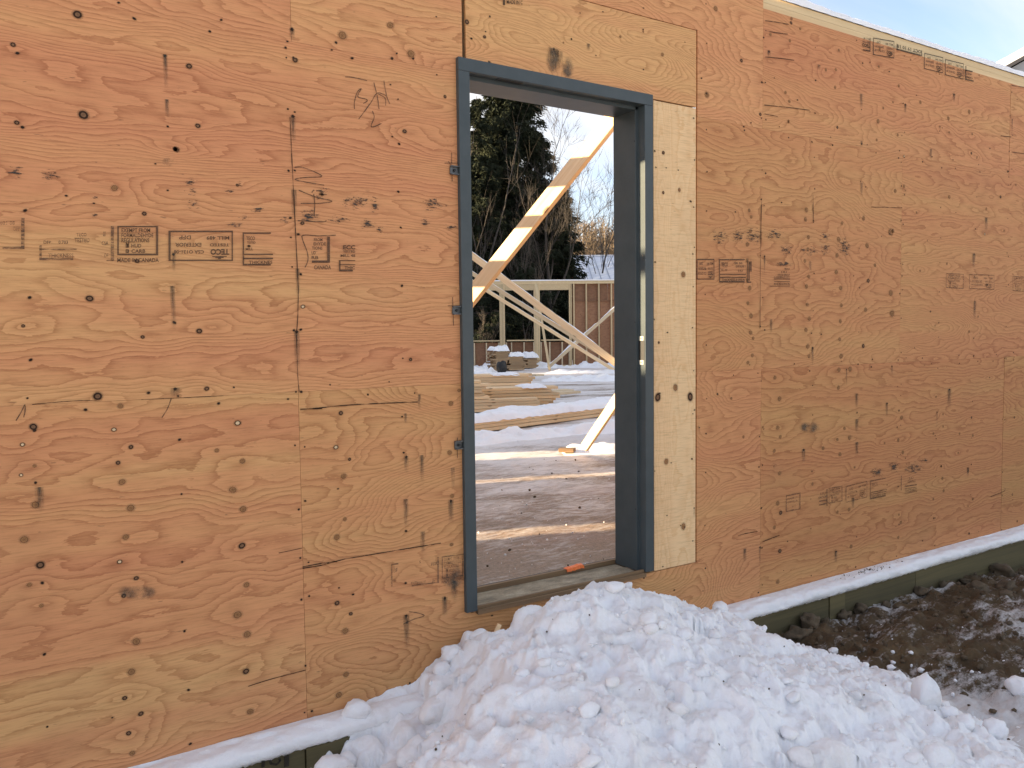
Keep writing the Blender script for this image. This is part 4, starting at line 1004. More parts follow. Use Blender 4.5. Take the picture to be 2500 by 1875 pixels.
_c = np.linalg.solve(_A, np.concatenate([CP[:, 2], np.zeros(3)]))
def heap_base(x, y):
    z = _c[_n] + _c[_n + 1] * x + _c[_n + 2] * y
    for k in range(_n): z = z + _c[k] * _tps(np.hypot(x - CP[k, 0], y - CP[k, 1]))
    return z
LUMPS = []
for _ in range(240):
    x = random.uniform(-1.0, 1.9); y = random.uniform(-1.9, -0.02)
    rub = 1.0 if (x < -0.25 - 0.5 * (-y) + 0.1 and x > -0.8) else 0.0
    r = random.choice([0.015, 0.02, 0.025, 0.03, 0.04]) * random.uniform(0.7, 1.3)
    if random.random() < 0.05: r = random.uniform(0.05, 0.09)
    if rub and random.random() < 0.5: r = random.uniform(0.03, 0.075)
    LUMPS.append((x, y, r, random.uniform(-0.7, 0.0)))
for (x, y, r, e) in [(-0.62, -0.22, 0.075, 0.1), (-0.52, -0.16, 0.06, 0.2), (-0.47, -0.30, 0.055, 0.1), (-0.72, -0.26, 0.05, 0.3), (-0.36, -0.17, 0.06, 0.2), (-0.20, -0.10, 0.06, 0.1), (-0.13, -0.22, 0.05, 0.2), (-0.5, -0.07, 0.05, 0.1), (-0.3, -0.36, 0.07, 0.1), (0.42, -0.62, 0.13, -0.55), (1.05, -0.62, 0.10, -0.4), (-0.2, -0.62, 0.13, -0.5)]:
    LUMPS.append((x, y, r, e))
def heap_h(x, y):
    wx = x + 0.045 * fbm(x * 7, y * 7, 41, 4); wy = y + 0.045 * fbm(x * 7, y * 7, 47, 4)
    z = heap_base(wx, wy)
    att = np.clip((-y - 0.02) / 0.06, 0.25, 1)
    z = z + att * (0.035 * fbm(wx * 2.6, wy * 2.6, 51, 3) + 0.066 * (0.45 - np.abs(fbm(wx * 4.6, wy * 4.6, 52, 3))) + 0.013 * (0.4 - np.abs(fbm(wx * 12, wy * 12, 55, 3))) + 0.007 * fbm(wx * 30, wy * 30, 53, 3) + 0.004 * fbm(wx * 70, wy * 70, 54, 2))
    for (lx, ly, r, e) in LUMPS:
        d2_ = ((wx - lx) ** 2 + (wy - ly) ** 2 * 1.1)
        m_ = d2_ < r * r
        if m_.any():
            b0 = heap_base(np.array([lx]), np.array([ly]))[0]
            top = b0 + e * r + np.sqrt(np.maximum(r * r - d2_, 0)) * 0.9
            z = np.where(m_, np.maximum(z, top), z)
    z = z + 0.003 * fbm(x * 80, y * 80, 58, 2)
    return z
o = height_sheet('snow_heap', -1.15, 2.1, -2.05, 0.0185, 0.0085, heap_h, MT['old_snow'], None, keep=lambda X, Y, Z: Z > -0.60)
heap_o = tag(o, 'big shovelled heap of lumpy old snow in front of the doorway', 'snow heap')

def blob(name, mname, c, r, sx=1, sy=1, sz=1, seed=0, rough=0.28, sub=3):
    bm = bmesh.new(); bmesh.ops.create_icosphere(bm, subdivisions=sub, radius=1.0)
    rr_ = random.Random(seed); ax = Quaternion((rr_.uniform(-1, 1), rr_.uniform(-1, 1), rr_.uniform(-1, 1)), rr_.uniform(0, 6)) if False else Quaternion(Vector((rr_.uniform(-1, 1), rr_.uniform(-1, 1), rr_.uniform(-1, 1))).normalized(), rr_.uniform(0, 6))
    co = np.array([v.co[:] for v in bm.verts])
    n = fbm(co[:, 0] * 1.1 + seed * 3.7, co[:, 1] * 1.1 + co[:, 2] * 1.7, seed, 4)
    k = 1 + rough * n + 0.10 * rough * perlin(co[:, 0] * 6, co[:, 1] * 6 + co[:, 2] * 5, seed + 3)
    co = co * k[:, None]
    # knock flats off it so that it reads as a broken piece
    for _ in range(5):
        nn = np.array([rr_.gauss(0, 1) for _ in range(3)]); nn /= np.linalg.norm(nn); dd = rr_.uniform(0.62, 0.9)
        ex = np.maximum(co @ nn - dd, 0); co = co - ex[:, None] * nn * 0.85
    for v, q in zip(bm.verts, co):
        p = ax @ Vector(q); v.co = (p.x * r * sx, p.y * r * sy, p.z * r * sz)
    me = bpy.data.meshes.new(name); bm.to_mesh(me); bm.free(); me.materials.append(MT[mname])
    me.polygons.foreach_set('use_smooth', [True] * len(me.polygons))
    o = bpy.data.objects.new(name, me); COL.objects.link(o); o.location = c
    return o
# broken crusty chunks half sunk in the heap
def chunk_mesh(n_, seed):
    G_ = np.random.default_rng(seed); bm = bmesh.new(); bmesh.ops.create_icosphere(bm, subdivisions=2, radius=1.0)
    bv = np.array([v.co[:] for v in bm.verts]); bf = np.array([[v.index for v in f.verts] for f in bm.faces]); bm.free()
    V = []; F = []
    while len(V) < n_:
        x = G_.uniform(-0.9, 1.75); y = G_.uniform(-1.6, -0.06); left = x < -0.15 - 0.55 * (-y)
        if left and G_.random() < 0.4: pass
        elif G_.random() < 0.45: continue
        z = heap_h(np.array([x]), np.array([y]))[0]
        if z < -0.52: continue
        r = G_.choice([0.012, 0.016, 0.022, 0.03, 0.045], p=[.22, .26, .24, .18, .10]) * G_.uniform(0.8, 1.25)
        co = bv * (1 + 0.2 * fbm(bv[:, :1] * 1.3 + len(V), bv[:, 1:2] * 1.3 + bv[:, 2:] * 1.1, len(V), 3))
        for _ in range(6):
            nn = G_.normal(size=3); nn /= np.linalg.norm(nn); dd = G_.uniform(0.45, 0.85); ex = np.maximum(co @ nn - dd, 0); co = co - ex[:, None] * nn * 0.95
        q = Quaternion(Vector(G_.normal(size=3)).normalized(), G_.uniform(0, 6)).to_matrix(); co = co @ np.array(q).T * G_.uniform([.8, .7, .6], [1.4, 1.1, .9]) * r
        F.append(bf + len(V) * len(bv)); V.append(co + np.array([x, y, z + r * G_.uniform(-0.25, 0.3)]))
    return np.concatenate(V), np.concatenate(F)
cv, cf = chunk_mesh(230, 5)
o = np_mesh('snow_chunks', cv, cf, MT['old_snow'], heap_o, False); o['kind'] = 'stuff'
# loose snow pieces: label, measured spot, size
i = 0
def hz(x, y):
    return float(max(heap_h(np.array([x]), np.array([y]))[0], dirt_h(np.array([x]), np.array([y]))[0]))
CH = [((-0.665, -0.20), 0.062, 'round lump of snow leftmost at the foot of the heap by the ledge'),
      ((-0.585, -0.155), 0.050, 'upright slab of snow beside the leftmost round lump'),
      ((-0.50, -0.05), 0.052, 'lump of snow where the ledge strip meets the rubble against the plywood'),
      ((-0.40, -0.33), 0.06, 'lump of snow in the rubble below the ledge left of the heap'),
      ((-0.27, -0.22), 0.055, 'flat tilted slab of snow leaning on the left side of the heap'),
      ((-0.09, -0.05), 0.048, 'lump of snow against the plywood under the left jamb'),
      ((-0.17, -0.09), 0.036, 'small snow lump high in the rubble against the plywood'),
      ((0.02, -0.06), 0.036, 'small snow lump beside the wood scraps below the left jamb')]
for (xy, r, lab) in CH:
    o = blob('snow_lump', 'snow', (xy[0], xy[1], hz(*xy) + r * 0.35), r, 1.1, 0.8, 0.9, 100 + i); i += 1
    tag(o, lab, 'snow lump', 'loose snow lumps left of the heap')
CR = [((2000, 1558), 0.06, 'tall white snow lump standing on the dirt at the right foot of the heap'), ((2050, 1575), 0.036, 'small snow lump next to the tall one right of the heap'),
      ((1672, 1393), 0.05, 'grey snow lump at the right shoulder of the heap under the ledge'), ((1748, 1405), 0.034, 'oval snow lump on the dirt just right of the heap shoulder'), ((1838, 1418), 0.021, 'small isolated bit of snow on the dirt near the foundation'),
      ((1925, 1448), 0.02, 'tiny snow nugget in the middle of the brown dirt'), ((2200, 1490), 0.055, 'white patch of snow at the right edge of the dirt'), ((1800, 1418), 0.022, 'pair-sized grey snow crumb left of the isolated bit'), ((2085, 1600), 0.04, 'lump of snow in the dirty snow bank at the lower right'), ((2150, 1590), 0.05, 'dirt flecked snow lump at the lower right corner')]
for (uv, r, lab) in CR:
    p = G(uv[0] * 1.1302, uv[1] * 1.1302, -0.43)
    o = blob('snow_lump', 'snow', (p[0], p[1], hz(p[0], p[1]) + r * 0.45), r, 1.0, 0.9, 1.15 if r > 0.055 and i == 8 else 0.75, 100 + i); i += 1
    tag(o, lab, 'snow lump', 'loose snow lumps right of the heap')
# crumbs of snow nobody could count
mb = MB()
_bm = bmesh.new(); bmesh.ops.create_icosphere(_bm, subdivisions=1, radius=1.0)
_iv = np.array([v.co[:] for v in _bm.verts]); _if = [tuple(v.index for v in f.verts) for f in _bm.faces]; _bm.free()
def crumb(c, r):
    k = len(mb.v); q = _iv * rng.uniform(0.72, 1.15, (len(_iv), 1)) * rng.uniform(0.6, 1.25, (1, 3)) * r + np.array(c)
    mb.v += [tuple(p) for p in q]; mb.f += [tuple(k + i_ for i_ in f) for f in _if]; mb.m += [0] * len(_if); mb.uv += [[(0, 0)] * 3] * len(_if)
pts_ = [(random.uniform(-0.85, 1.7), random.uniform(-1.5, -0.03), random.choice([0.003, 0.004, 0.006, 0.010])) for _ in range(380)]
pts_ += [(random.gauss(1.72, 0.28), random.gauss(-0.95, 0.45), random.choice([0.005, 0.008, 0.010, 0.014])) for _ in range(50)]
pts_ += [(random.uniform(1.4, 4.2), random.uniform(-0.9, -0.1), random.choice([0.002, 0.003, 0.005])) for _ in range(60)]
pts_ = [p for p in pts_ if p[1] < -0.03]
hx = np.array([p[0] for p in pts_]); hy = np.array([p[1] for p in pts_]); hzz = np.maximum(heap_h(hx, hy), dirt_h(hx, hy))
for (x, y, r), z in zip(pts_, hzz): crumb((x, y, z + r * 0.4), r)
tag(mb.build('snow_crumbs', MT['snow'], None, True), 'scattered crumbs of snow around the heap', 'snow', None, 'stuff')
# dark twigs / flecks in the heap
mb = MB()
for _ in range(45):
    x = random.uniform(-0.7, 1.7); y = random.uniform(-1.3, -0.1); r = random.uniform(0.002, 0.005)
    crumb((x, y, hz(x, y) + 0.001), r)
tag(mb.build('dirt_flecks', MT['dirt'], None), 'dark specks of dirt on the snow heap', 'dirt', None, 'stuff')

# wood scraps at the foot of the left jamb
for (a, b_, wdt, lab, m_) in [((0.00, -0.055, -0.085), (0.055, -0.075, -0.075), 0.028, 'short sawn wood offcut lying in the snow under the left jamb', 'pine'),
                         ((0.075, -0.075, -0.105), (0.10, -0.085, -0.045), 0.016, 'split wood splinter standing in the snow under the sill', 'pine'),
                         ((0.20, -0.05, -0.045), (0.245, -0.06, -0.005), 0.022, 'ragged brown bark strip against the wall under the sill', 'old_wood')]:
    A = Vector(a); B_ = Vector(b_); d = (B_ - A).normalized(); s_ = d.cross(Vector((0, 0, 1))).normalized() * wdt / 2; u_ = s_.cross(d).normalized() * 0.008
    mb = MB(); c8 = [A - s_ - u_, B_ - s_ * .8 - u_, B_ + s_ * .7 - u_, A + s_ - u_, A - s_ + u_, B_ - s_ * .6 + u_, B_ + s_ * .9 + u_, A + s_ + u_]
    mb.hexa(c8); o = mb.build('wood_scrap', MT[m_]); tag(o, lab, 'wood scrap')

# rocks along the foundation
RK = [((1720, 1345), 0.075, 'large brown rock against the foundation nearest the heap'), ((1748, 1327), 0.06, 'dark rock behind the largest one at the foundation'), ((1782, 1322), 0.038, 'pale round stone beside the dark rock'), ((1825, 1315), 0.04, 'snow dusted stone in the row along the foundation'),
      ((1860, 1305), 0.034, 'small stone in the middle of the row along the foundation'), ((1915, 1292), 0.036, 'flat stone by the vertical foundation seam'), ((1988, 1262), 0.042, 'dark stone right of the foundation seam'), ((2040, 1240), 0.035, 'stone near the far end of the foundation row'),
      ((2165, 1215), 0.085, 'large lumpy clod at the far right by the foundation'), ((2110, 1275), 0.075, 'broad snow topped rock half sunk in the dirt'), ((2175, 1265), 0.05, 'brown rock right of the snow topped one'), ((2172, 1295), 0.035, 'small rock in the dirt near the right edge'), ((2085, 1235), 0.04, 'rock under the snowy crest by the foundation'), ((1838, 1440), 0.03, 'lone stone in the dirt in front of the foundation')]
for k, (uv, r, lab) in enumerate(RK):
    p = G(uv[0] * 1.1302, uv[1] * 1.1302, -0.43); y = min(p[1], -0.10 - r * 0.4)
    p = CPOS + (p - CPOS) * ((y - CPOS[1]) / (p[1] - CPOS[1]))
    o = blob('rock', 'rock', (p[0], p[1], hz(p[0], p[1]) + r * 0.22), r * random.uniform(0.75, 1.2), random.uniform(0.9, 1.4), 0.85, random.uniform(0.6, 0.95), 300 + k, 0.6)
    tag(o, lab, 'rock', 'rocks along the foundation')
mb = MB()
for _ in range(700):
    x = random.uniform(1.3, 6.0); y = -0.1 - abs(random.gauss(0, 0.6)); r = random.choice([0.005, 0.008, 0.012, 0.018])
    if y < -2.3: continue
    crumb((x, y, float(dirt_h(np.array([x]), np.array([y]))[0]) + r * 0.3), r)
tag(mb.build('dirt_clods', MT['rock'], None, False), 'small clods and pebbles strewn over the brown dirt', 'clods', None, 'stuff')

# ------------------------------------------------------------------ inside: icy floor
def floor_h(x, y):
    return -0.025 + 0.012 * fbm(x * 0.8, y * 0.8, 71, 3) + 0.006 * fbm(x * 5, y * 5, 72, 3) + 0.0035 * fbm(x * 19, y * 19, 73, 2)
def floor_s(x, y, z):
    c, s_ = math.cos(YAW), math.sin(YAW)
    dep = (x - CPOS[0]) * s_ + (y - CPOS[1]) * c
    lat = (x - CPOS[0]) * c - (y - CPOS[1]) * s_
    s = np.interp(dep, [3, 4.6, 5.5, 7.0, 8.2, 9.5, 12, 16, 22, 30], [-0.05, 0.02, 0.22, 0.34, 0.55, 0.85, 0.6, 0.5, 0.85, 0.9])
    s = s + 0.32 * fbm(lat * 0.5, dep * 2.2, 75, 4) * np.clip((dep - 4) / 4, 0.25, 1)
    s = s + np.where(dep > 10, 0.45 * perlin(lat * 0.25, dep * 3.1, 76), 0)
    s = s - 0.25 * np.exp(-((lat - 1.2) / 0.5) ** 2 - ((dep - 5.4) / 1.2) ** 2)
    return s
o = height_sheet('floor', -5.2, 9.5, 0.2435, 12.0, 0.045, floor_h, MT['icy_floor'], dict(snowy=floor_s)); tag(o, kind='structure')
o = height_sheet('floor', -5.2, 30, 11.9, 32.0, 0.14, floor_h, MT['icy_floor'], dict(snowy=floor_s)); tag(o, kind='structure')
o = height_sheet('floor', 9.4, 30, 0.2, 12.0, 0.14, floor_h, MT['icy_floor'], dict(snowy=floor_s)); tag(o, kind='structure')
mb = MB(); mb.box((-5.2, 0.175, -0.72), (30, 32, -0.10)); tag(mb.build('floor_slab', MT['dirt']), kind='structure')

# ------------------------------------------------------------------ lumber
def timber(name, p0, p1, wide, thick, up, mname, par=None, taper_cut=None):
    """sawn board from p0 to p1; 'up' fixes which way its wide face looks"""
    p0 = Vector(p0); p1 = Vector(p1); d = (p1 - p0); L = d.length; d.normalize()
    n = Vector(up); n = (n - d * n.dot(d)).normalized(); s_ = n.cross(d)
    mb = MB(); j = lambda a: a
    mb.box((0, -wide / 2, -thick / 2), (L, wide / 2, thick / 2))
    o = mb.build(name, MT[mname])
    m_ = Matrix.Identity(4)
    for k in range(3): m_[k][0], m_[k][1], m_[k][2], m_[k][3] = d[k], s_[k], n[k], p0[k]
    o.matrix_world = m_
    md = o.modifiers.new('bevel', 'BEVEL'); md.width = min(0.003, thick * 0.1); md.segments = 1
    if par is not None: parent(o, par)
    return o
def snow_line(p0, p1, wide, up, seed, par, n=60, h=0.02):
    """crusty snow along the upper edge of a leaning board"""
    p0 = Vector(p0); p1 = Vector(p1); d = (p1 - p0).normalized(); upv = Vector(up); upv = (upv - d * upv.dot(d)).normalized(); s_ = upv.cross(d)
    V = []; k = 6
    ts = np.linspace(0, 1, n)
    for j in range(k):
        a = math.pi * j / (k - 1)
        nz = perlin(ts * n * 0.35, ts * 0 + j, seed) * 0.5 + perlin(ts * n * 0.12, ts * 0, seed + 1) * 0.9
        amp = np.clip(0.45 + nz, 0.02, 1.4) * h
        for i, t_ in enumerate(ts):
            p = p0.lerp(p1, float(t_)) + s_ * (-math.cos(a) * wide / 2) + upv * float(math.sin(a) * amp[i])
            V.append(p[:])
    i = np.arange(k * n).reshape(k, n)
    F = np.stack([i[:-1, :-1], i[:-1, 1:], i[1:, 1:], i[1:, :-1]], -1).reshape(-1, 4)
    return np_mesh('snow_crust', np.array(V), F, MT['snow'], par, True)

def away(p): return (Vector(CPOS) - Vector(p)).normalized()
# brace A: big diagonal in the upper doorway; wide face turned to us and to the sun
sunv = -sd
def brace(label, uv0, d0, uv1, d1, wide, thick, mname, face=None, crust=0.0, ext=(0, 0), cat='brace', group='diagonal braces inside the building', seed=1, zlo=None, zhi=None, post=False):
    a = Vector(AT(*uv0, d0)); b_ = Vector(AT(*uv1, d1)); dd_ = (b_ - a)
    a = a - dd_ * ext[0]; b_ = b_ + dd_ * ext[1]
    up_, lo_ = (a, b_) if a.z > b_.z else (b_, a); sl_ = (up_ - lo_) / (up_.z - lo_.z)
    if zlo is not None: lo_ += sl_ * (zlo - lo_.z)
    if zhi is not None: up_ += sl_ * (zhi - up_.z)
    if post:
        mb = MB(); px_, py_ = up_.x + sl_.x * 0.03, up_.y + sl_.y * 0.03
        mb.box((px_ - 0.045, py_ - 0.045, -0.02), (px_ + 0.045, py_ + 0.045, up_.z + 0.1)); tag(mb.build('timber_post', MT['pine']), 'upright post holding the top end of ' + {5: 'the thick sunlit brace', 8: 'the uppermost long brace', 11: 'the middle long brace', 14: 'the lowest long brace'}[seed], 'post')
    n = Vector(face) if face is not None else away((a + b_) / 2)
    o = timber('lumber_brace', a, b_, wide, thick, n, mname)
    tag(o, label, cat, group)
    if crust:
        d = (b_ - a).normalized(); nn = (n - d * n.dot(d)).normalized(); e = nn.cross(d)
        if e.z < 0: e = -e
        off = e * (wide / 2 - 0.002)
        snow_line(a + off, b_ + off, thick * 0.95, e, seed, o, int((b_ - a).length * 14), crust)
    return o
fA = (Vector((-FF[0], -FF[1], 0)) * 0.80 + Vector((-RR[0], -RR[1], 0)) * 0.48 + Vector((0, 0, 0.30)))
bA = brace('thick sunlit diagonal brace crossing the top half of the doorway', (1160, 712), 6.5, (1494, 292), 6.3, 0.135, 0.045, 'pine', fA, 0.010, (0.25, 0.12), seed=5, zlo=0.0, zhi=3.02, post=True)
bB = brace('short sunlit brace footed on the floor at lower right of the doorway', (1429, 1090), 7.75, (1500, 985), 7.3, 0.089, 0.040, 'pine', fA, 0, (0.02, 1.6), zhi=2.62)
bC = brace('long half sunlit brace sloping down right, uppermost of three', (1160, 630), 13.2, (1500, 884), 13.0, 0.105, 0.04, 'pine', away(AT(1330, 760, 13)), 0.016, (0.25, 0.36), seed=8, zlo=0.0, zhi=2.75, post=True)
bD = brace('long shaded snow edged brace, middle one of three sloping down right', (1160, 672), 19.5, (1480, 872), 18.5, 0.095, 0.05, 'pine', away(AT(1330, 760, 19)), 0.012, (0.2, 0.33), seed=11, zlo=0.0, zhi=2.8, post=True)
bE = brace('long shaded snow edged brace, lowest of three sloping down right', (1188, 709), 22.5, (1498, 903), 24.0, 0.095, 0.05, 'pine', away(AT(1330, 760, 22)), 0.014, (0.4, 0.01), seed=14, zhi=2.8, post=True)
bF = brace('snow edged brace rising to the right before the far wall', (1338, 898), 26.0, (1500, 755), 25.6, 0.10, 0.05, 'pine_grey', away(AT(1420, 820, 25)), 0.04, (0.0, 0.3), seed=17)
bG = brace('thin upright prop leaning against the far wall header', (1342, 904), 25.2, (1308, 692), 27.4, 0.075, 0.04, 'pine_plate', away(AT(1330, 800, 26)), 0)
p = G(1374, 1103, -0.01); q = G(1400, 1104, -0.01)
tag(timber('wood_block', (p[0] - 0.03, p[1] + .01, 0.01), (q[0], q[1] - .02, 0.012), 0.09, 0.038, (0, 0, 1), 'old_wood'), 'short dark wood block on the icy floor left of the brace foot', 'wood block')

# ---- stacked boards
def stack(label, group, A, B_, courses, rows, thick, wide, mname='pine', gap=0.004, jitter=0.10, z0=0.0, lens=None, dark_end=False, cat='board'):
    """courses high, rows deep; A..B is the front bottom edge; every board is its own object"""
    A = Vector(A); B_ = Vector(B_); d = (B_ - A); L = d.length; d.normalize(); s_ = Vector((-d.y, d.x, 0))
    if s_.dot(Vector(FF)) < 0: s_ = -s_
    first = None; res = []
    for c in range(courses):
        for r in range(rows):
            l0 = random.uniform(-jitter, jitter); l1 = random.uniform(-jitter, jitter)
            LL = L if lens is None else L * lens[min(c, len(lens) - 1)]
            z = z0 + thick * (c + 0.5) + c * 0.003
            off = s_ * (wide * (r + 0.5) + r * gap + random.uniform(-0.012, 0.012))
            p0 = A + d * l0 + off; p1 = A + d * (LL + l1) + off + s_ * random.uniform(-0.012, 0.012)
            p0.z = z + random.uniform(-0.001, 0.001); p1.z = z + random.uniform(-0.001, 0.004)
            o = timber('lumber_board', p0, p1, wide, thick, (0, 0, 1), mname)
            nth = ['bottom', 'second', 'third', 'fourth', 'fifth', 'sixth', 'seventh', 'eighth', 'ninth', 'tenth', 'eleventh', 'twelfth'][c] if c < courses - 1 else 'top'
            tag(o, ['front board', 'second board back', 'third board back', 'rearmost board'][r] + ' of the ' + nth + ' layer in ' + label, cat, group); res.append(o)
    return res
def snow_slab(label, A, B_, wide, z, hgt, seed, nl=110, nw=14, over=0.02, cat='snow'):
    """soft snow lying over a stack"""
    A = Vector(A); B_ = Vector(B_); d = (B_ - A); L = d.length; d.normalize(); s_ = Vector((-d.y, d.x, 0))
    if s_.dot(Vector(FF)) < 0: s_ = -s_
    U, Vv = np.meshgrid(np.linspace(0, 1, nl), np.linspace(0, 1, nw))
    e = np.minimum(1, np.minimum(Vv, 1 - Vv) * 5) ** 0.5 * np.minimum(1, np.minimum(U, 1 - U) * L / 0.06) ** 0.5
    h = e * hgt * (0.8 + 0.5 * perlin(U * L * 1.6, Vv * 1.2, seed) + 0.25 * perlin(U * L * 7, Vv * 4, seed + 1) + 0.1 * perlin(U * L * 22, Vv * 9, seed + 2))
    h = np.maximum(h, 0) - 0.004
    wob = 0.02 * perlin(U * L * 3, Vv * 0, seed + 4) + 0.01 * perlin(U * L * 13, Vv * 2, seed + 5)
    yy = (Vv * (wide + 2 * over) - over) + wob * (1 - Vv)
    P3 = np.array(A[:])[None, None] + np.array(d[:])[None, None] * (U * L)[..., None] + np.array(s_[:])[None, None] * yy[..., None]
    P3[..., 2] = z + h; edge = (Vv == 0); P3[..., 2] = np.where(edge, z - 0.02 + 0.015 * perlin(U * L * 9, U * 0, seed + 6), P3[..., 2])
    i = np.arange(nl * nw).reshape(nw, nl); F = np.stack([i[:-1, :-1], i[:-1, 1:], i[1:, 1:], i[1:, :-1]], -1).reshape(-1, 4)
    o = np_mesh('snow_cover', P3.reshape(-1, 3), F, MT['snow'], None, True); return tag(o, label, cat)
def on(u, v, z=0.0): return Vector(G(u, v, z))
# near long stack
A1, B1 = on(1150, 1056), on(1560, 1003)
d1 = (B1 - A1).normalized(); A1 -= d1 * 1.2; B1 += d1 * 0.8
stack('the long low snow covered stack', 'boards of the long low stack', A1, B1, 3, 4, 0.040, 0.14, jitter=0.05, z0=-0.01)
snow_slab('thick pillow of snow along the low board stack', A1 + d1 * 0.1, B1 - d1 * 0.1, 0.57, 0.120, 0.075, 21, 260, 18)
# big stack behind, in tiers, right ends in view
A2, B2 = on(1130, 1008), on(1322, 1000)
d2 = (B2 - A2).normalized(); A2 -= d2 * 2.2
s2 = Vector((-d2.y, d2.x, 0)); s2 = s2 if s2.dot(Vector(FF)) > 0 else -s2
stack('the lower front tier of the big stack', 'boards of the big stack, lower front tier', A2, B2, 4, 2, 0.042, 0.14, jitter=0.12)
A2b = A2 + s2 * 0.31; B2b = B2 + s2 * 0.31 + d2 * 0.32
stack('the rear tier of the big stack', 'boards of the big stack, rear tier', A2b, B2b, 7, 3, 0.042, 0.14, jitter=0.10)
B2c = on(1216, 1000) + s2 * 0.03
stack('the upper front tier of the big stack', 'boards of the big stack, upper front tier', A2 + s2 * .02, A2 + s2 * .02 + d2 * ((B2c - A2).length - 0.28), 6, 2, 0.042, 0.14, jitter=0.10, z0=0.182)
snow_slab('thin crusted snow on the rear tier of the big stack', A2b + d2 * 3.2, B2b - d2 * 0.12, 0.40, 0.318, 0.035, 33, 80, 12)
# third stack just behind it
A3, B3 = on(1130, 984), on(1299, 979)
d3 = (B3 - A3).normalized(); A3 -= d3 * 1.5
stack('the stack behind the big one', 'boards of the stack behind the big one', A3, B3, 10, 3, 0.042, 0.16, mname='pine', jitter=0.06, z0=0)
snow_slab('patchy snow on the stack behind the big one', A3 + d3 * 2.0, B3 - d3 * 0.2, 0.3, 0.452, 0.03, 37, 70, 10)
# loose planks to the right
for k, (uv0, uv1, z_) in enumerate([((1352, 967), (1404, 963), 0.05), ((1300, 926), (1320, 925), 0.10), ((1340, 958), (1390, 955), 0.02)]):
    a = on(*uv0); b_ = on(*uv1); a.z = b_.z = z_
    tag(timber('plank', a, b_, 0.30, 0.04, (0, 0, 1), 'pine_grey'), ['loose plank on the snowy floor right of the big stack', 'short plank end behind the stack, near the far bundles', 'loose plank lying behind the other one right of the stack'][k], 'plank')
# far bundles with snow on them
def bundle(label, group, u0, u1, v, courses, rows, z_label, snowlab, hgt, seed, mname='pine_grey'):
    a = on(u0, v); b_ = on(u1, v - 1)
    stack(label, group, a, b_, int(courses * 1.7), rows, 0.049, 0.20, mname=mname, jitter=0.09)
    snow_slab(snowlab, a - (b_ - a) * 0.04, b_ + (b_ - a) * 0.04, rows * 0.205, courses * 0.088, hgt, seed, 40, 12, 0.05)
bundle('the tallest snow capped far bundle', 'boards of the tall far bundle', 1206, 1243, 905, 7, 3, '', 'rounded snow cap on the tall far bundle', 0.16, 41, 'weathered')
bundle('the far bundle right of the tallest', 'boards of the middle far bundle', 1243, 1281, 904, 5, 3, '', 'snow cap on the middle far bundle', 0.12, 43, 'weathered')
bundle('the snow buried rightmost far bundle', 'boards of the rightmost far bundle', 1283, 1315, 899, 4, 3, '', 'thick snow burying the rightmost far bundle', 0.2, 45, 'weathered')
mb = MB(); a = on(1225, 908)
o = blob('tarp_lump', 'steel_dark', (a.x, a.y, 0.12), 0.17, 1.0, 0.8, 1.2, 404, 0.3); tag(o, 'dark bag or tarp lump tucked at the foot of the tall far bundle', 'tarp')

# snow ridges on the floor
def ridge(name, label, A, B_, wd, hgt, seed, mname='snow', n=None):
    A = Vector(A); B_ = Vector(B_); d = (B_ - A); L = d.length; d.normalize(); s_ = Vector((-d.y, d.x, 0))
    nl = n or int(L / 0.04) + 2; nw = 16
    U, Vv = np.meshgrid(np.linspace(0, 1, nl), np.linspace(-1, 1, nw))
    h = hgt * (1 - Vv ** 2) * np.clip(0.55 + 0.8 * perlin(U * L * 0.9, Vv * 0.8, seed) + 0.5 * perlin(U * L * 3.5, Vv * 2, seed + 1) + 0.25 * perlin(U * L * 11, Vv * 5, seed + 2), 0.0, 2) * np.minimum(1, np.minimum(U, 1 - U) * 8) - 0.03
    yy = Vv * wd * (1 + 0.4 * perlin(U * L * 1.2, U * 0, seed + 5))
    P3 = np.array(A[:])[None, None] + np.array(d[:])[None, None] * (U * L)[..., None] + np.array(s_[:])[None, None] * yy[..., None]
    P3[..., 2] = h
    i = np.arange(nl * nw).reshape(nw, nl); F = np.stack([i[:-1, :-1], i[1:, :-1], i[1:, 1:], i[:-1, 1:]], -1).reshape(-1, 4)
    return tag(np_mesh(name, P3.reshape(-1, 3), F, MT[mname], None, True), label, 'snow bank', None)
ridge('snow_bank', 'low crumbly snow bank along the foot of the long low stack', on(1100, 1078), on(1600, 1032), 0.30, 0.13, 81)
ridge('snow_bank', 'snow bank around the foot of the sunlit short brace', on(1370, 1098), on(1560, 1092), 0.22, 0.09, 84)
ridge('snow_bank', 'broad snow ridge on the floor beyond the stacks at right', on(1318, 927), on(1600, 922), 0.7, 0.15, 87)
ridge('snow_bank', 'second smaller snow ridge beyond the stacks', on(1330, 908), on(1600, 908), 0.5, 0.10, 90)
ridge('snow_bank', 'drifted snow along the foot of the far wall', on(1100, 899), on(1620, 893), 0.5, 0.22, 93)
ridge('snow_bank', 'snow drift left of the tall far bundle', on(1100, 908), on(1215, 907), 0.9, 0.20, 95)
ridge('snow_bank', 'ragged snow strip between the loose planks', on(1370, 985), on(1600, 975), 0.35, 0.06, 97)

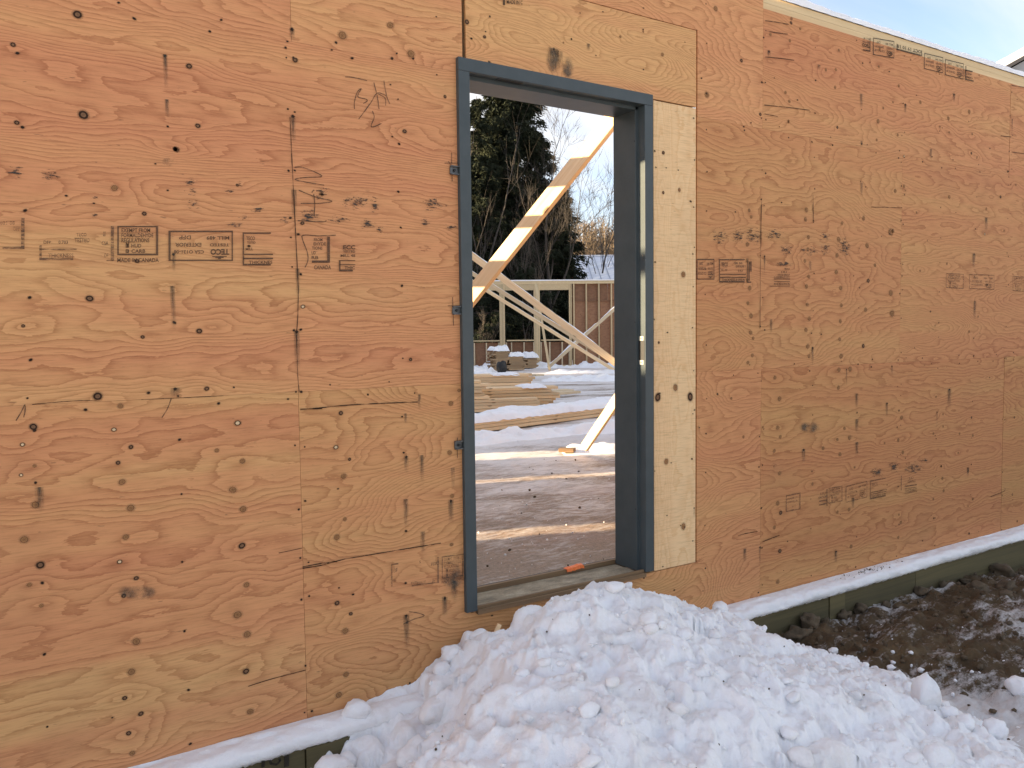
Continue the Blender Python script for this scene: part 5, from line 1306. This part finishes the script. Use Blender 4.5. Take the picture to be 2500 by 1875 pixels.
mb = MB()
for _ in range(110):
    u = random.uniform(1150, 1530); v = random.uniform(1060, 1400); p = G(u, v, -0.02)
    if p[1] < 0.27: continue
    crumb((p[0], p[1], -0.015), random.choice([0.002, 0.003, 0.004, 0.007]))
tag(mb.build('floor_snow_bits', MT['snow'], None, True), 'small bits of snow and ice scattered on the icy floor', 'snow', None, 'stuff')
mb = MB()
for _ in range(26):
    u = random.uniform(1150, 1530); v = random.uniform(1080, 1400); p = G(u, v, -0.02)
    if p[1] < 0.27: continue
    crumb((p[0], p[1], -0.018), random.choice([0.004, 0.006, 0.010]))
tag(mb.build('floor_grit', MT['dirt'], None, True), 'dark grit and clods scattered on the icy floor', 'grit', None, 'stuff')

# ------------------------------------------------------------------ far framed wall
FO = np.array(G(1160, 897, 0.0)); FE = np.array(G(1500, 892, 0.0)); fd = (FE - FO); FLn = np.hypot(fd[0], fd[1]); fd = fd / FLn; fnv = np.array([-fd[1], fd[0], 0.0])
if fnv @ FF < 0: fnv = -fnv
farw = empty('framed_wall', (float(FO[0]), float(FO[1]), 0), 'far unfinished stud wall with plywood sheathing and three glassless window openings', 'wall')
def fs_of(u, v=800):    # along-wall position of a measured column
    d = _ray(u, v); A = np.array([[fd[0], -d[0]], [fd[1], -d[1]]]); b_ = (CPOS - FO)[:2]
    s_, t_ = np.linalg.solve(A, b_); p = CPOS + d * t_
    return s_, p[2]
def X8(x): return 1130 + x / 5.395
def Y8(y): return 600 + y / 5.395
def fbox(name, s0, s1, y0, y1, z0, z1, m, par=farw):
    mb = MB(); c = []
    for z in (z0, z1):
        for (s_, y) in ((s0, y0), (s1, y0), (s1, y1), (s0, y1)):
            p = FO + fd * s_ + fnv * y; c.append((p[0], p[1], z))
    mb.hexa(c)
    o = mb.build(name, MT[m], par); return o
zt = fs_of(1330, Y8(455))[1]; zb = fs_of(1330, Y8(502))[1]; zh = fs_of(1330, Y8(582))[1]; zs1 = fs_of(1330, Y8(1235))[1]; zs0 = fs_of(1330, Y8(1268))[1]
SL, SR = -4.5, 9.0
fbox('top_plate', SL, SR, 0.0, 0.14, zb + (zt - zb) * 0.52, zt - 0.02, 'pine_plate'); fbox('top_plate', SL, SR, 0.0, 0.14, zb, zb + (zt - zb) * 0.5, 'pine_plate')
fbox('snow_cap', SL, SR, -0.01, 0.15, zt - 0.018, zt + 0.02, 'snow')
sx_ = lambda x: fs_of(X8(x))[0]
s_end = sx_(1410)
fbox('header', sx_(-700), sx_(488), 0.012, 0.128, zh, zb - 0.002, 'pine_plate'); fbox('header', sx_(556), sx_(940), 0.012, 0.128, zh, zb - 0.002, 'pine_plate'); fbox('header', sx_(1018), sx_(1404), 0.012, 0.128, zh, zb - 0.002, 'pine_plate')
for (x0, x1) in ((488, 556), (940, 1018)):
    n_ = 5
    for k in range(n_):
        a = sx_(x0) + (sx_(x1) - sx_(x0)) * k / n_; b_ = sx_(x0) + (sx_(x1) - sx_(x0)) * (k + 1) / n_ - 0.002
        fbox('post_ply', a, b_, 0.0, 0.14, 0.0, zb - 0.001, 'pine_plate')
for x in (1406, 1424): fbox('stud', sx_(x), sx_(x + 14), 0.0, 0.14, 0.0, zb - 0.001, 'pine_plate')
for (x0, x1) in ((-700, 487), (578, 939), (1034, 1400)):
    fbox('window_sill', sx_(x0), sx_(x1), -0.004, 0.146, zs0 + (zs1 - zs0) * .5, zs1, 'pine_plate')
for x in (-370, -200, -30, 140, 300, 465, 476, 565, 632, 797, 928, 1022, 1136, 1300, 1394):
    fbox('stud', sx_(x), sx_(x) + 0.04, 0.0, 0.135, 0.0, zs0 - 0.001 if not 476 <= x <= 565 else zs0, 'pine_grey')
for x in [1458 + 165 * k for k in range(16)]: fbox('stud', sx_(x), sx_(x) + 0.04, 0.0, 0.135, 0.04, zb - 0.001, 'pine_plate')
fbox('bottom_plate', SL, SR, 0.003, 0.138, 0.0, 0.038, 'pine_grey')
# sheathing nailed on the outside
zm = fs_of(1400, Y8(725))[1]
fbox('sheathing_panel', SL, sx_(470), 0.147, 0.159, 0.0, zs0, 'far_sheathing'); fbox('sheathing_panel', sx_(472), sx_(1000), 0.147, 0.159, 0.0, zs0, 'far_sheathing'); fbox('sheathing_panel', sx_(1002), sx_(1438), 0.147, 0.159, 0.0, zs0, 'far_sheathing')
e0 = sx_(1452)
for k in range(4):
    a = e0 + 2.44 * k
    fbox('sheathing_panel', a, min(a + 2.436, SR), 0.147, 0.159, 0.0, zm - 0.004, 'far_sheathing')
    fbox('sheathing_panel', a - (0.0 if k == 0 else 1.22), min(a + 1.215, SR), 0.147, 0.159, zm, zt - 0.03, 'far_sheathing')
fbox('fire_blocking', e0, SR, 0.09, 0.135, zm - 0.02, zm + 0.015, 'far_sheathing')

# ------------------------------------------------------------------ left side wall of the same building (out of frame; it shades the floor, its openings shaped for sun patches)
side = empty('side_wall', (-5.0, 6, 0), 'unfinished side wall of the building left of the doorway, unseen, with slits set to pass sun streaks', 'wall')
SUN_SLITS = [(3.18, 3.36), (4.98, 5.16), (6.22, 6.62)]  # slits placed so sun streaks land on the floor and brace foot
SUN_OPENINGS = [(2.05, 2.36, 2.28), (5.45, 6.22, 1.85)]  # openings sized to let sun reach the right jamb and short brace
LW = -5.0
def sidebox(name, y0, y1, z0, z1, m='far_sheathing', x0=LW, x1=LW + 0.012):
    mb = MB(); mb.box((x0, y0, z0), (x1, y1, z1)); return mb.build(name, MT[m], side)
ys = [0.20] + [v for g_ in SUN_SLITS for v in g_] + [26.0]
ys = sorted(ys + [v for g_ in SUN_OPENINGS for v in g_[:2]])
for (a, c, z1) in SUN_OPENINGS: sidebox('sheathing_panel', a, c - 0.001, 0, z1)
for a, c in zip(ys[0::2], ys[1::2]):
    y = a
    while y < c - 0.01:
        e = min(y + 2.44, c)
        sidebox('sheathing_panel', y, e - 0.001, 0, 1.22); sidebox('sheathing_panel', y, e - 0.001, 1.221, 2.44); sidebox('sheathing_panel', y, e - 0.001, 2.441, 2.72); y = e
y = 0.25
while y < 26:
    if not any(a - 0.05 < y < c + 0.01 for a, c in SUN_SLITS + [q[:2] for q in SUN_OPENINGS]): sidebox('stud', y, y + 0.038, 0.04, 2.72, 'pine', LW + 0.013, LW + 0.15)
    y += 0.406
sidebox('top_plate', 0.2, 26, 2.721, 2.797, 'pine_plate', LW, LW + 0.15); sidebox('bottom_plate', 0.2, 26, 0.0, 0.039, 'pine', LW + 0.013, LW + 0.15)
# unseen post added just inside, left of the door: its edge throws the jamb into shade
mb = MB(); mb.box((-0.06, 0.402, -0.02), (-0.02, 0.60, 2.7)); o = mb.build('timber_post', MT['pine']); tag(o, 'unseen post added inside, left of the door, to shade the jamb', 'post')
# unseen boards added inside left to shade the big brace in bands
for (u, v, dep, wd) in ((1391, 423, 6.36, 0.235), (1274, 541, 6.42, 0.105), (1181, 669, 6.48, 0.22)):
    q = Vector(AT(u, v, dep)) - sd * 1.9
    run_ = Vector((math.sin(SUN_A), math.cos(SUN_A), -0.16))
    a = q + run_ * ((BY1 + 0.01 - q.y) / run_.y); b_ = q + run_ * 0.9
    tag(timber('lumber_brace', a, b_, wd, 0.04, sd, 'pine'), 'unseen sloping board added left of the doorway to shade the big brace', 'board', 'added shade boards left of the doorway')

# ------------------------------------------------------------------ trees
def rot_about(v, ax, a): return Quaternion(ax, a) @ v
def conifer(label, base, h, rad, seed, mname='needles', nb=170, dens=26, droop=0.35, lean=0.0, low=0.04, group='dark evergreen trees behind the far wall', power=0.8, leafsize=0.085, mult=3):
    R_ = random.Random(seed); root = empty('evergreen_tree', base, label, 'tree', group)
    b0 = Vector(base); top = b0 + Vector((lean, 0, h))
    mb = MB(); n = 9
    mb.tube([b0.lerp(top, k / n) for k in range(n + 1)], [0.018 * h * (1 - k / n * 0.95) for k in range(n + 1)], 6); mb.build('trunk', MT['bark'], root, True)
    limb = MB(); V = []; T = []
    for i in range(nb):
        f = low + (1 - low) * ((i + R_.random()) / nb); f = min(f, 0.99)
        p = b0.lerp(top, f); a = R_.uniform(0, 2 * math.pi)
        L = rad * ((1 - f) ** power + 0.05) * R_.uniform(0.62, 1.15)
        d = Vector((math.cos(a), math.sin(a), R_.uniform(-0.15, 0.35)))
        pts = [p]; steps = 5
        for k in range(steps):
            d2 = d + Vector((0, 0, -droop * (k / steps)))
            pts.append(pts[-1] + d2.normalized() * L / steps)
        limb.tube(pts, [0.035 * (1 - k / (steps + 0.3)) * (0.4 + L / rad) for k in range(steps + 1)], 3, cap=False)
        m_ = int(dens * (0.4 + L / rad))
        G_ = np.random.default_rng(seed * 1000 + i); m_ *= mult
        u = G_.random(m_) ** 0.7 * steps * 0.999; k = u.astype(int); P_ = np.array([q[:] for q in pts]); fr = (u - k)[:, None]
        q = P_[k] * (1 - fr) + P_[k + 1] * fr
        spread = 0.105 * L * (1 - u / steps * 0.5)
        q[:, 0] += G_.normal(size=m_) * spread; q[:, 1] += G_.normal(size=m_) * spread; q[:, 2] -= np.abs(G_.normal(0, 0.22, m_)) * (0.5 + L * 0.25)
        w_ = leafsize * G_.uniform(0.5, 1.5, m_)
        dn = np.array(d.normalized()[:]) * 0.7
        dr = dn + np.stack([G_.normal(0, .6, m_), G_.normal(0, .6, m_), -G_.uniform(0.1, 1.3, m_)], -1); dr /= np.linalg.norm(dr, axis=1)[:, None]
        sd_ = np.cross(dr, G_.normal(size=(m_, 3))); sd_ /= np.linalg.norm(sd_, axis=1)[:, None] + 1e-9
        ln = (w_ * G_.uniform(1.3, 2.6, m_))[:, None]; w2 = (w_ * 0.32)[:, None]
        V.append(np.stack([q - sd_ * w2, q + sd_ * w2, q + dr * ln], 1).reshape(-1, 3))
    limb.build('limbs', MT['bark'], root, False)
    V = np.concatenate(V); np_mesh('foliage', V, np.arange(len(V)).reshape(-1, 3), MT[mname], root)
    return root
def gbase(u, depth, z=-0.7):
    p = AT(u, 814, depth); return (float(p[0]), float(p[1]), z)
def hof(v, depth, z=-0.7): return 1.11 + (814 - v) / FPX * depth - z
conifer('tallest dark evergreen rising behind the far wall in the middle of the doorway', gbase(1255, 37), hof(140, 37), 3.2, 1, nb=420, dens=85, mult=6, power=0.6)
conifer('narrow evergreen at the left edge of the doorway view', gbase(1172, 35), hof(243, 35), 2.3, 2, nb=280, dens=65, mult=4)
conifer('shorter evergreen with drooping boughs beside the snowy roof', gbase(1375, 36), hof(455, 36), 1.75, 3, nb=210, dens=60, power=0.7)
conifer('broad low evergreen beyond the left window opening of the far wall', gbase(1215, 42), hof(520, 42), 3.0, 4, nb=170, dens=60, power=0.6, leafsize=0.11)
conifer('brownish evergreen hidden among the taller ones', gbase(1320, 40), hof(330, 40), 2.6, 5, nb=230, dens=60, power=0.7, mult=4)
conifer('evergreen filling the gap between the left edge one and the tallest', gbase(1212, 39), hof(265, 39), 3.0, 12, nb=260, dens=65, mult=5)
conifer('evergreen standing left of the doorway view', gbase(1060, 38), hof(240, 38), 2.6, 6, nb=110, dens=26)
conifer('bushy low evergreen seen through the middle window opening', gbase(1290, 33), hof(640, 33), 1.7, 9, nb=90, dens=36, power=0.5)
conifer('dark young evergreen seen through the left window opening', gbase(1200, 32), hof(650, 32), 1.5, 10, nb=80, dens=34, power=0.5)

def bare(label, base, h, seed, mname='bark', r0=0.10, levels=4, spread=0.55, up=0.25, trunk_frac=0.3, group='leafless trees behind the far wall', lean=(0, 0), kids=3, kind=None):
    R_ = random.Random(seed); root = empty('bare_tree', base, label, 'tree', group); mb = MB(); tr = MB()
    def grow(p, d, L, r, lv, m):
        pts = [p]; rs = [r]; n = 5; dd = d.copy()
        for k in range(n):
            dd = (dd + Vector((R_.gauss(0, .10), R_.gauss(0, .10), R_.gauss(0, .05) + (0.05 if lv else 0)))).normalized()
            pts.append(pts[-1] + dd * L / n); rs.append(r * (1 - 0.55 * (k + 1) / n) if lv < levels else r * (1 - 0.8 * (k + 1) / n))
        m.tube(pts, rs, 5 if lv == 0 else (4 if lv == 1 else 3), cap=False)
        if lv >= levels: return
        for c in range(kids + (2 if lv == 0 else 0) + (1 if lv >= 2 else 0)):
            t_ = R_.uniform(0.3 if lv else trunk_frac, 1.0); k = min(int(t_ * n), n - 1); q = pts[k].lerp(pts[k + 1], t_ * n - k)
            ax = Vector((R_.gauss(0, 1), R_.gauss(0, 1), R_.gauss(0, 1))); ax = (ax - dd * ax.dot(dd)).normalized()
            nd = (dd + ax * spread * R_.uniform(0.6, 1.5) + Vector((0, 0, up))).normalized()
            grow(q, nd, L * R_.uniform(0.42, 0.72), max(rs[k] * R_.uniform(0.4, 0.6), 0.006), lv + 1, mb)
        grow(pts[-1], dd, L * 0.6, rs[-1], lv + 1, mb)
    grow(Vector(base), Vector((lean[0], lean[1], 1)).normalized(), h * 0.5, r0, 0, tr)
    tr.build('trunk', MT[mname], root, True); mb.build('branches', MT[mname], root, False)
    return root
bare('leafless tree with long spreading branches right of the evergreens against the sky', gbase(1350, 34), hof(240, 34) * 0.95, 21, 'bark', 0.13, 5, 0.75, 0.12, 0.35)
bare('leafless tree reaching in from the top left of the doorway view', gbase(1110, 33), hof(190, 33), 24, 'bark', 0.09, 3, 0.6, 0.2, 0.35)
bare('pale leaning leafless sapling before the right evergreen', gbase(1310, 32), hof(470, 32), 25, 'pale_bark', 0.045, 4, 0.4, 0.35, 0.2)
bare('leafless tree at the right beyond the braces, fine twigs', gbase(1455, 46), hof(420, 46), 26, 'bark', 0.10, 4, 0.6, 0.2, 0.4)
bare('tangled leafless shrub seen through the left window opening', gbase(1195, 31.0), 2.6, 27, 'pale_bark', 0.03, 4, 0.6, 0.2, 0.1)
# far woods: one hazy brown mass of twigs beyond the snowy roof
mb = MB(); R_ = random.Random(5)
for k in range(260):
    u = R_.uniform(1330, 1640); dp = R_.uniform(75, 95); b0 = Vector(gbase(u, dp)); hh = hof(R_.uniform(545, 600), dp)
    top = b0 + Vector((R_.gauss(0, .5), R_.gauss(0, .5), hh))
    mb.tube([b0, b0.lerp(top, .5) + Vector((R_.gauss(0, .15), R_.gauss(0, .15), 0)), top], [0.11, 0.07, 0.02], 3, cap=False)
    for _ in range(34):
        f = R_.uniform(0.3, 1.0); p = b0.lerp(top, f); L = hh * 0.2 * (1.25 - f) * R_.uniform(.5, 1.2) + 0.3
        d = Vector((R_.gauss(0, 1), R_.gauss(0, 1), R_.uniform(0.5, 1.8))).normalized()
        mb.tube([p, p + d * L], [0.035, 0.012], 3, cap=False)
        for _ in range(2):
            q = p + d * L * R_.uniform(.4, .9); e = (d + Vector((R_.gauss(0, .6), R_.gauss(0, .6), R_.gauss(0, .4)))).normalized(); mb.tube([q, q + e * L * .5], [0.022, 0.01], 3, cap=False)
o = mb.build('far_woods', MT['brush']); tag(o, 'distant brown leafless woods above the snowy roof', 'woods', None, 'stuff')

# unseen trees added on the left so their shade lies over the far part of the building
for k, (x, y, h) in enumerate([(-14, 24, 12), (-13, 19.8, 11), (-16, 22, 12), (-13, 27.5, 12), (-12, 30, 13), (-17, 31.2, 14), (-14, 33, 13), (-20, 34, 14), (-12, 36, 13), (-16, 37, 14), (-13, 40, 13), (-18, 42, 14), (-13, 46, 20), (-10, 15.2, 12), (-13, 17.0, 12), (-12, 49, 21), (-16, 52, 22), (-12, 55, 14), (-15, 59, 15)]):
    if k == 0: proto = conifer('unseen evergreen added left of the building to shade its far part', (x, y, -0.7), 12, 3.0, 40, nb=150, dens=34, group='added shade evergreens left of the building', power=0.5, leafsize=0.34, mult=1)
    else:
        r_ = proto.copy(); COL.objects.link(r_)
        r_.location = (x, y, -0.7); r_.rotation_euler = (0, 0, k * 1.3); r_.scale = (h / 12,) * 3
        r_['label'] = 'unseen evergreen added left of the building to shade its far part'
        for ch in list(proto.children):
            c = ch.copy(); COL.objects.link(c); c.parent = r_; c.matrix_parent_inverse = ch.matrix_parent_inverse

# ------------------------------------------------------------------ house with the snowy metal roof, beyond the far wall
hs = empty('metal_roof_house', gbase(1450, 47), 'cream sided house with a snow dusted standing seam metal roof behind the far wall', 'house')
ax_ = np.array([RR[0], RR[1], 0]); ax_ /= np.linalg.norm(ax_); dp_ = np.array([FF[0], FF[1], 0]); dp_ /= np.linalg.norm(dp_)
e0_ = np.array(AT(1352, 690, 44)); e0_[2] = 3.55; r0_ = np.array(AT(1352, 624, 49)); r0_[2] = 1.11 + (814 - 626) / FPX * 49
HL = 16.0; run = (r0_ - e0_) @ dp_
def hp(a, dpt, z): p = e0_ + ax_ * a + dp_ * dpt; return (p[0], p[1], z)
mb = MB(); zr = r0_[2]
mb.hexa([hp(-.3, -.3, 3.40), hp(HL, -.3, 3.40), hp(HL, run, zr - .12), hp(-.3, run, zr - .12), hp(-.3, -.3, 3.52), hp(HL, -.3, 3.52), hp(HL, run, zr), hp(-.3, run, zr)])
rf = mb.build('roof', MT['metal_roof_snow'], hs)
mb = MB(); mb.hexa([hp(-.3, run + .001, zr - .12), hp(HL, run + .001, zr - .12), hp(HL, 2 * run + .3, 3.40), hp(-.3, 2 * run + .3, 3.40), hp(-.3, run + .001, zr), hp(HL, run + .001, zr), hp(HL, 2 * run + .3, 3.52), hp(-.3, 2 * run + .3, 3.52)]); mb.build('roof', MT['metal_roof_snow'], hs)
for k in range(34):
    a = -.28 + k * 0.48
    mb = MB(); sl = (zr - 3.52) / (run + .3)
    c = [hp(a, -.3, 3.521), hp(a + .035, -.3, 3.521), hp(a + .035, run - .05, zr - .05 * sl + .001), hp(a, run - .05, zr - .05 * sl + .001)]
    mb.hexa(c + [(p[0], p[1], p[2] + .045) for p in c]); mb.build('roof_seam', MT['roof_seam'], rf)
mb = MB(); c = [hp(-.32, run - .12, zr - .02), hp(HL, run - .12, zr - .02), hp(HL, run + .12, zr - .02), hp(-.32, run + .12, zr - .02)]; mb.hexa(c + [(p[0], p[1], p[2] + .07) for p in c]); mb.build('ridge_cap', MT['snow'], hs)
mb = MB(); c = [hp(0, 0, -.7), hp(HL - .3, 0, -.7), hp(HL - .3, 2 * run, -.7), hp(0, 2 * run, -.7)]; mb.hexa(c + [(p[0], p[1], 3.41) for p in c]); mb.build('wall', MT['siding_cream'], hs)
mb = MB(); i = [hp(0.02, 0.1, 3.39), hp(0.02, 2 * run - .1, 3.39), hp(0.02, run, zr - .14)]; mb.face([i[0], i[2], i[1]]); mb.build('gable', MT['siding_cream'], hs)
for k in range(4):
    a = 3.2 + k * 3.2
    mb = MB(); c = [hp(a, -.03, .6), hp(a + 1.1, -.03, .6), hp(a + 1.1, .05, .6), hp(a, .05, .6)]; mb.hexa(c + [(p[0], p[1], 2.2) for p in c]); wn = mb.build('window', MT['pine_plate'], hs)
    mb = MB(); c = [hp(a + .08, -.04, .68), hp(a + 1.02, -.04, .68), hp(a + 1.02, .04, .68), hp(a + .08, .04, .68)]; mb.hexa(c + [(p[0], p[1], 2.12) for p in c]); mb.build('pane', MT['glass_dark'], wn)

# house whose snowy gable shows above the wall at the top right
D2 = 30.0
g0 = np.array(AT(2437, 169, D2)); g1 = np.array(AT(2500, 134, D2)); 
sl2 = (g1[2] - g0[2]) / np.hypot(*(g1 - g0)[:2]); hw2 = 4.2
h2 = empty('gabled_house', (float(g0[0]), float(g0[1]), -0.7), 'grey sided house with a thickly snowed roof peeking over the wall at the top right', 'house')
def hp2(a, dpt, z): p = g0 + ax_ * a + dp_ * dpt; return (p[0], p[1], z)
ze = g0[2]; zp = ze + sl2 * hw2
mb = MB()
for sgn in (0, 1):
    a0, a1 = (0, hw2) if sgn == 0 else (hw2 * 2, hw2 + .002)
    c = [hp2(a0, -.35, ze - .02), hp2(a1, -.35, zp - .02), hp2(a1, 9, zp - .02), hp2(a0, 9, ze - .02)]
    mb = MB(); mb.hexa(c + [(p[0], p[1], p[2] + .30) for p in c]); mb.build('roof_snow', MT['snow'], h2)
    c2 = [(p[0], p[1], p[2] - .14) for p in c]; mb = MB(); mb.hexa(c2 + [(p[0], p[1], p[2] - .004) for p in c]); mb.build('roof', MT['roof_dark'], h2)
c = [hp2(.45, 0, -.7), hp2(2 * hw2 - .45, 0, -.7), hp2(2 * hw2 - .45, 8.6, -.7), hp2(.45, 8.6, -.7)]
mb = MB(); mb.hexa(c + [(p[0], p[1], ze + .02) for p in c]); mb.build('wall', MT['siding_grey'], h2)
mb = MB()
i0 = [hp2(.45, 0, ze + .021), hp2(2 * hw2 - .45, 0, ze + .021), hp2(hw2, 0, zp - .2)]; i1 = [hp2(.45, 8.6, ze + .021), hp2(2 * hw2 - .45, 8.6, ze + .021), hp2(hw2, 8.6, zp - .2)]
mb.face(i0); mb.face(i1[::-1]); mb.build('gable', MT['siding_grey'], h2)
mb = MB(); c = [hp2(hw2 - .5, -.04, ze - 2.4), hp2(hw2 + .5, -.04, ze - 2.4), hp2(hw2 + .5, .05, ze - 2.4), hp2(hw2 - .5, .05, ze - 2.4)]; mb.hexa(c + [(p[0], p[1], ze - .9) for p in c]); wn = mb.build('window', MT['snow'], h2)
